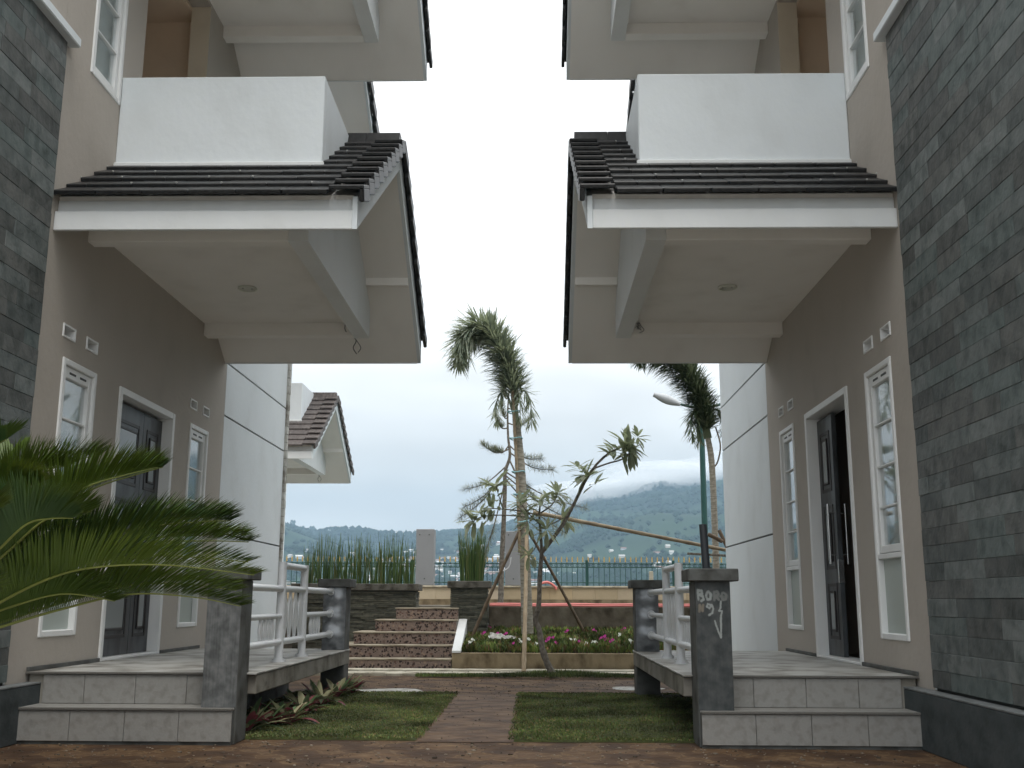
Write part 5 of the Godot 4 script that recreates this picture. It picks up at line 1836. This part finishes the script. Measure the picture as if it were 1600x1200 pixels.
	# red hose along the retaining wall, and a loop of it on the parapet
	for k in 2:
		s = begin()
		var pts := []
		for j in 30:
			pts.append(Vector3(-0.24 + 4.2 * j / 29.0, (0.848 if k else 0.868) + 0.003 * sin(j * 0.9 + k), (-16.335 if k else -16.49) + 0.006 * sin(j * 1.3)))
		tube(s, pts, [0.014 if k else 0.019], 8)
		tag(obj("red_hose", s, M.red), "red hose lying along the front edge of the retaining wall" if k else "red hose lying along the rear of the pair on the retaining wall", "hose", "red hoses on the retaining wall")
	s = begin()
	var arch := []
	for j in 13:
		var a := PI * j / 12.0
		arch.append(Vector3(0.67 - cos(a) * 0.15, 1.17 + sin(a) * 0.075 - 0.05 * maxf(0, cos(a + PI)) , -18.93 + 0.03 * cos(a)))
	tube(s, arch, [0.022], 8)
	tag(obj("hose_loop", s, M.red), "short red hose loop hung over the beige wall right of the palm", "hose")

func make_plantings() -> void:
	blades("grass_patch", "mown green grass patch left of the centre path", 42000, func() -> Vector3: return Vector3(rng.randf_range(-1.93, -0.345 + rng.randf() * 0.045), 0.016, rng.randf_range(-10.96, -7.335 + rng.randf() * 0.035)), 0.009, 0.022, 0.6, [Color(0.115, 0.15, 0.045), Color(0.15, 0.18, 0.058), Color(0.085, 0.12, 0.034), Color(0.18, 0.155, 0.07)])
	blades("grass_patch", "mown green grass patch right of the centre path", 42000, func() -> Vector3: return Vector3(rng.randf_range(0.30 - rng.randf() * 0.045, 1.93), 0.016, rng.randf_range(-10.96, -7.30 + rng.randf() * 0.035)), 0.009, 0.022, 0.6, [Color(0.105, 0.14, 0.042), Color(0.14, 0.17, 0.052), Color(0.075, 0.112, 0.03), Color(0.165, 0.14, 0.062)])
	blades("grass_mound", "strip of creeping turf round the foot of the young tree", 16000, func() -> Vector3:
		var x := rng.randf_range(-1.0, 2.2)
		var z := -13.3 + rng.randf_range(-0.30, 0.30) * (0.45 + 0.55 * exp(-pow((x - 0.75) / 0.7, 2.0)))
		return Vector3(x, 0.005 + rng.randf() * 0.05 * exp(-pow((x - 0.75) / 0.6, 2.0)) + 0.01, z), 0.02, 0.05, 0.2, [Color(0.10, 0.145, 0.042), Color(0.15, 0.18, 0.055), Color(0.07, 0.095, 0.03)])
	blades("bed_foliage", "dense low foliage filling the flower bed", 26000, func() -> Vector3:
		var x := rng.randf_range(-0.52, 3.2)
		var z := rng.randf_range(-16.25, -14.52)
		return Vector3(x, 0.22 + (-14.5 - z) * 0.12 + rng.randf() * 0.06, z), 0.045, 0.12, 0.42, [Color(0.15, 0.20, 0.052), Color(0.20, 0.245, 0.065), Color(0.10, 0.145, 0.042), Color(0.22, 0.16, 0.075)])
	# loose grit and bits of leaf on the bare ground
	var g := begin()
	box(g, Vector3(-0.5, -0.3, -0.4), Vector3(0.5, 0.3, 0.4), 0.12)
	var gm := MultiMesh.new()
	gm.transform_format = MultiMesh.TRANSFORM_3D
	gm.use_colors = true
	gm.mesh = mesh_of([g, M.vert])
	gm.instance_count = 2000
	for k in 2000:
		var gp := Vector3(rng.randf_range(-2.9, 2.9), 0.004, rng.randf_range(-7.25, -5.6))
		if k % 15 == 0:
			gp = Vector3(rng.randf_range(-0.36, 0.33), 0.006, rng.randf_range(-11.0, -7.2))
		elif k % 3 == 1:
			gp = Vector3(rng.randf_range(-1.7, 1.9), 0.004, rng.randf_range(-13.4, -10.95))
		var gs := rng.randf_range(0.003, 0.011) * (1.8 if rng.randf() < 0.06 else 1.0)
		gm.set_instance_transform(k, Transform3D(Basis(Vector3.UP, rng.randf() * TAU).scaled(Vector3(gs * rng.randf_range(0.8, 1.8), gs, gs)), gp))
		var gt := rng.randf_range(0.05, 0.30)
		gm.set_instance_color(k, Color(gt, gt * 0.84, gt * 0.66))
	var go := MultiMeshInstance3D.new()
	go.multimesh = gm
	go.name = "grit"
	add_child(go, true)
	tag(go, "loose grit scattered over the brown ground", "grit", "", "stuff")
	# petunias
	var fm := []
	for m in [M.magenta, M.petal_white]:
		var s := begin()
		for b in 4:
			var c := Vector3(rng.randf_range(-0.03, 0.03), rng.randf_range(0.0, 0.03), rng.randf_range(-0.03, 0.03))
			var ax := Vector3(rng.randf_range(-.5, .5), 0.7, 0.8).normalized()
			for k in 5:
				var a := TAU * k / 5.0
				var u := ax.cross(Vector3.RIGHT).normalized()
				var w := ax.cross(u)
				leaf(s, c, (u * cos(a) + w * sin(a)) + ax * 0.35, ax, 0.022, 0.025, 0.1, 0.1, 0.65, 3)
		fm.append(mesh_of([s, m]))
	var spots := [[-0.45, 0.1, 1], [-0.42, 0.25, 1], [-0.2, 0.55, 1], [-0.08, 0.5, 1], [-0.1, 0.9, 0], [-0.25, 1.6, 0], [-0.3, 1.0, 0], [0.02, 0.9, 0], [0.22, 0.35, 1], [0.24, 0.2, 1], [0.15, 0.1, 0], [0.34, 0.3, 1], [0.45, 0.1, 1], [0.62, 0.45, 0], [0.68, 0.55, 0], [0.60, 0.3, 0], [0.72, 0.2, 0], [0.92, 0.4, 1], [0.98, 0.42, 1], [1.02, 0.3, 0], [1.12, 0.1, 1], [1.22, 0.25, 1], [1.25, 0.22, 1], [1.36, 0.55, 0], [1.42, 0.5, 0], [1.40, 0.6, 0], [1.48, 0.32, 0], [1.62, 0.8, 1], [1.72, 0.3, 1], [1.75, 0.28, 1], [1.84, 0.45, 0], [1.88, 0.55, 0], [1.92, 0.5, 0], [1.95, 0.8, 0], [1.98, 0.25, 0], [2.0, 0.4, 1], [2.06, 0.75, 1], [2.10, 0.85, 1], [2.14, 0.65, 1], [2.18, 1.2, 1], [2.2, 0.35, 1], [2.3, 0.5, 0], [1.75, 1.5, 0], [0.9, 1.2, 0], [1.3, 1.3, 0], [2.28, 0.2, 1], [2.36, 0.7, 1], [2.4, 0.4, 1], [2.5, 0.6, 0], [2.6, 0.3, 1], [2.75, 0.5, 1], [2.65, 0.8, 0]]
	for q in spots:
		var z: float = -14.55 - q[1]
		var o := put("flower", fm[q[2] ^ 1 if q[2] < 2 else 0] if false else fm[q[2]], null, Transform3D(Basis(Vector3.UP, rng.randf() * TAU if false else rng.randf_range(-0.7, 0.7)), Vector3(q[0], 0.315 + (-14.5 - z) * 0.12 + rng.randf() * 0.03, z)))
		tag(o, ["magenta blossoms among the foliage of the flower bed", "white blossoms among the foliage of the flower bed"][q[2]], "flower", ["magenta flowers in the bed", "white flowers in the bed"][q[2]])
	# horsetails
	var long := thing("horsetail_row", "row of upright green horsetail clumps in the long slate planter", "horsetail", Vector3.ZERO)
	for k in 10:
		horsetails(long, -2.93 + k * 0.163 + rng.randf_range(-0.03, 0.03) , -16.17, 44, 0.085, 0.34, 0.86 if k % 3 else 0.72, 1.09)
	var clump := thing("horsetail_clump", "single tall horsetail clump in the pillar planter", "horsetail", Vector3.ZERO)
	horsetails(clump, -0.49, -15.95, 250, 0.17, 0.45, 0.86, 1.13)
	# striped plants under the left porch edge
	var desc := ["striped red and green plant at the near end of the left porch bed", "second striped plant from the near post, leaves low and red", "pale edged striped plant leaning out over the grass", "striped plant with upright pale green leaf by the slab", "reddish striped plant midway along the left porch", "striped plant midway with upright red shoots", "striped plant with yellow edged leaves past midway", "dark red striped plant near the far post", "striped plant under the far post with pink leaf", "farthest striped plant, spilling toward the cement patch", "low striped plant at the bed's far end beside the kerb"]
	var at := [[-1.55, -7.62], [-1.50, -7.95], [-1.38, -8.15], [-1.54, -8.45], [-1.42, -8.85], [-1.55, -9.2], [-1.42, -9.55], [-1.54, -9.95], [-1.42, -10.3], [-1.36, -10.7], [-1.46, -11.1]]
	for k in at.size():
		rhoeo(Vector3(at[k][0], 0.01, at[k][1]), desc[k], 20, 0.25 if k % 2 else 0.31)
	# yellowish strap leaves behind the left railing
	var y := thing("strap_leaf_plant", "yellow green strap leaf plant seen low behind the left railing", "plant", Vector3(-2.75, 0.05, -13.2))
	var s := begin()
	for k in 90:
		var a := rng.randf() * TAU
		leaf(s, Vector3(rng.randf_range(-0.25, 0.25), 0, rng.randf_range(-0.15, 0.15)), Vector3(cos(a) * 0.6, 1.1, sin(a) * 0.6), Vector3.UP, rng.randf_range(0.35, 0.62), 0.022, 0.45, 0.2, 0.4, 5)
	obj("leaves", s, M.horsetail[3], y)

func bamboo(label: String, a: Vector3, b: Vector3, r: float, m: Material) -> void:
	var s := begin()
	var n := int(a.distance_to(b) / 0.06)
	var pts := []
	var rad := []
	var bend := Vector3(rng.randf_range(-0.015, 0.015), 0, rng.randf_range(-0.015, 0.015))
	for k in n + 1:
		var t := float(k) / n
		pts.append(a.lerp(b, t) + bend * sin(PI * t))
		rad.append(r * (1.0 - 0.12 * t) * (1.14 if k % 6 == 3 else 1.0))
	tube(s, pts, rad, 9)
	tag(obj("bamboo_pole", s, m), label, "bamboo pole", "bamboo props of the palms")

func make_small_things() -> void:
	bamboo("pale upright bamboo prop in front of the palm, foot on the drain", Vector3(0.30, 0.03, -13.95), Vector3(0.325, 1.93, -15.46), 0.030, M.bamboo)
	bamboo("brown bamboo prop slanting down left from the palm to the pillar planter", Vector3(-0.47, 0.36, -15.45), Vector3(0.27, 2.02, -15.50), 0.025, M.bamboo_dark)
	bamboo("thin brown bamboo prop slanting down right from the palm into the flowers", Vector3(1.17, 0.46, -15.9), Vector3(0.33, 1.95, -15.50), 0.023, M.bamboo_dark)
	bamboo("long orange bamboo pole running from the palm to the right house", Vector3(0.42, 2.18, -15.45), Vector3(3.30, 1.66, -15.9), 0.030, M.bamboo_orange)
	bamboo("bamboo pole bound upright along the front of the palm trunk", Vector3(0.225, 1.6, -15.49), Vector3(0.115, 4.0, -15.52), 0.024, M.bamboo_orange)
	bamboo("short bamboo brace slanting right from the foot of the second palm", Vector3(3.42, 2.05, -17.3), Vector3(3.75, 1.3, -17.1), 0.030, M.bamboo_dark)
	bamboo("bamboo stub crossing the second palm at the pole's end", Vector3(3.22, 1.98, -17.2), Vector3(3.45, 1.86, -17.2), 0.035, M.bamboo_dark)
	# pipe and bar by the right near post
	var s := begin()
	tube(s, [Vector3(1.585, 1.122, -7.2), Vector3(1.572, 1.42, -7.2)], [0.026, 0.026], 14)
	tube(s, [Vector3(1.585, 1.123, -7.2), Vector3(1.584, 1.130, -7.2)], [0.05, 0.03], 14)
	tag(obj("pipe_stub", s, M.dark_pipe), "short dark pipe standing on the cap of the scrawled post", "pipe")
	s = begin()
	box(s, Vector3(2.62, 1.60, -16.52), Vector3(3.38, 1.635, -16.48), 0.004, Transform3D(Basis(Vector3(0, 0, 1), -0.05), Vector3(0.085, 0.155, 0)))
	tag(obj("dark_bar", s, M.bark), "thin dark bar reaching left from the second palm's props", "bar")
	# street lamp behind the second palm
	var l := thing("street_lamp", "green street lamp with two grey heads behind the second palm", "street lamp", Vector3(3.70, 0, -20.5))
	s = begin()
	tube(s, [Vector3(0, -2.5, 0), Vector3(0, 1.0, 0), Vector3(0, 4.75, 0)], [0.07, 0.065, 0.05], 12)
	obj("pole", s, M.fence, l)
	for k in 2:
		s = begin()
		var sx := -1.0 if k == 0 else 1.0
		tube(s, spline([Vector3(0, 4.70, 0), Vector3(0.16 * sx, 4.66, 0), Vector3(0.42 * sx, 4.72, 0)], 6), [0.025], 8)
		obj("arm", s, M.fence, l)
		s = begin()
		var pts := []
		var rad := []
		for j in 11:
			var t := j / 10.0
			pts.append(Vector3((0.40 + 0.52 * t) * sx, 4.71 + 0.20 * t, 0))
			rad.append(0.035 + 0.06 * sin(PI * clampf(t * 1.0, 0.0, 0.93)))
		tube(s, pts, rad, 12)
		obj("lamp_head", s, M.lamp_grey, l)
	# bent white conduit behind the pillar planter
	s = begin()
	tube(s, spline([Vector3(-0.38, 1.36, -17.0), Vector3(-0.12, 1.37, -17.0), Vector3(0.03, 1.44, -17.0), Vector3(0.07, 1.60, -17.0)], 16), [0.010], 6)
	tag(obj("white_conduit", s, M.rail), "thin bent white conduit curving up behind the pillar planter", "conduit")
	# crumpled sheet on the flowers
	s = begin()
	var n := FastNoiseLite.new()
	n.seed = 44; n.frequency = 7.0
	for i in 12:
		for j in 8:
			var c := []
			for q in [[0, 0], [1, 0], [1, 1], [0, 1]]:
				var u: float = (i + q[0]) / 12.0
				var v: float = (j + q[1]) / 8.0
				c.append(Vector3(-0.18 + 0.36 * u + 0.03 * n.get_noise_2d(v, u), 0.40 + 0.085 * sin(PI * v) * (1.0 - 0.75 * u) + 0.035 * n.get_noise_2d(u, v), -15.08 - 0.2 * v))
			quad(s, c[0], c[1], c[2], c[3], Vector3.UP)
	tag(obj("crumpled_sheet", s, M.cement), "crumpled grey sheet lying on the flowers left of the palm", "sheet")
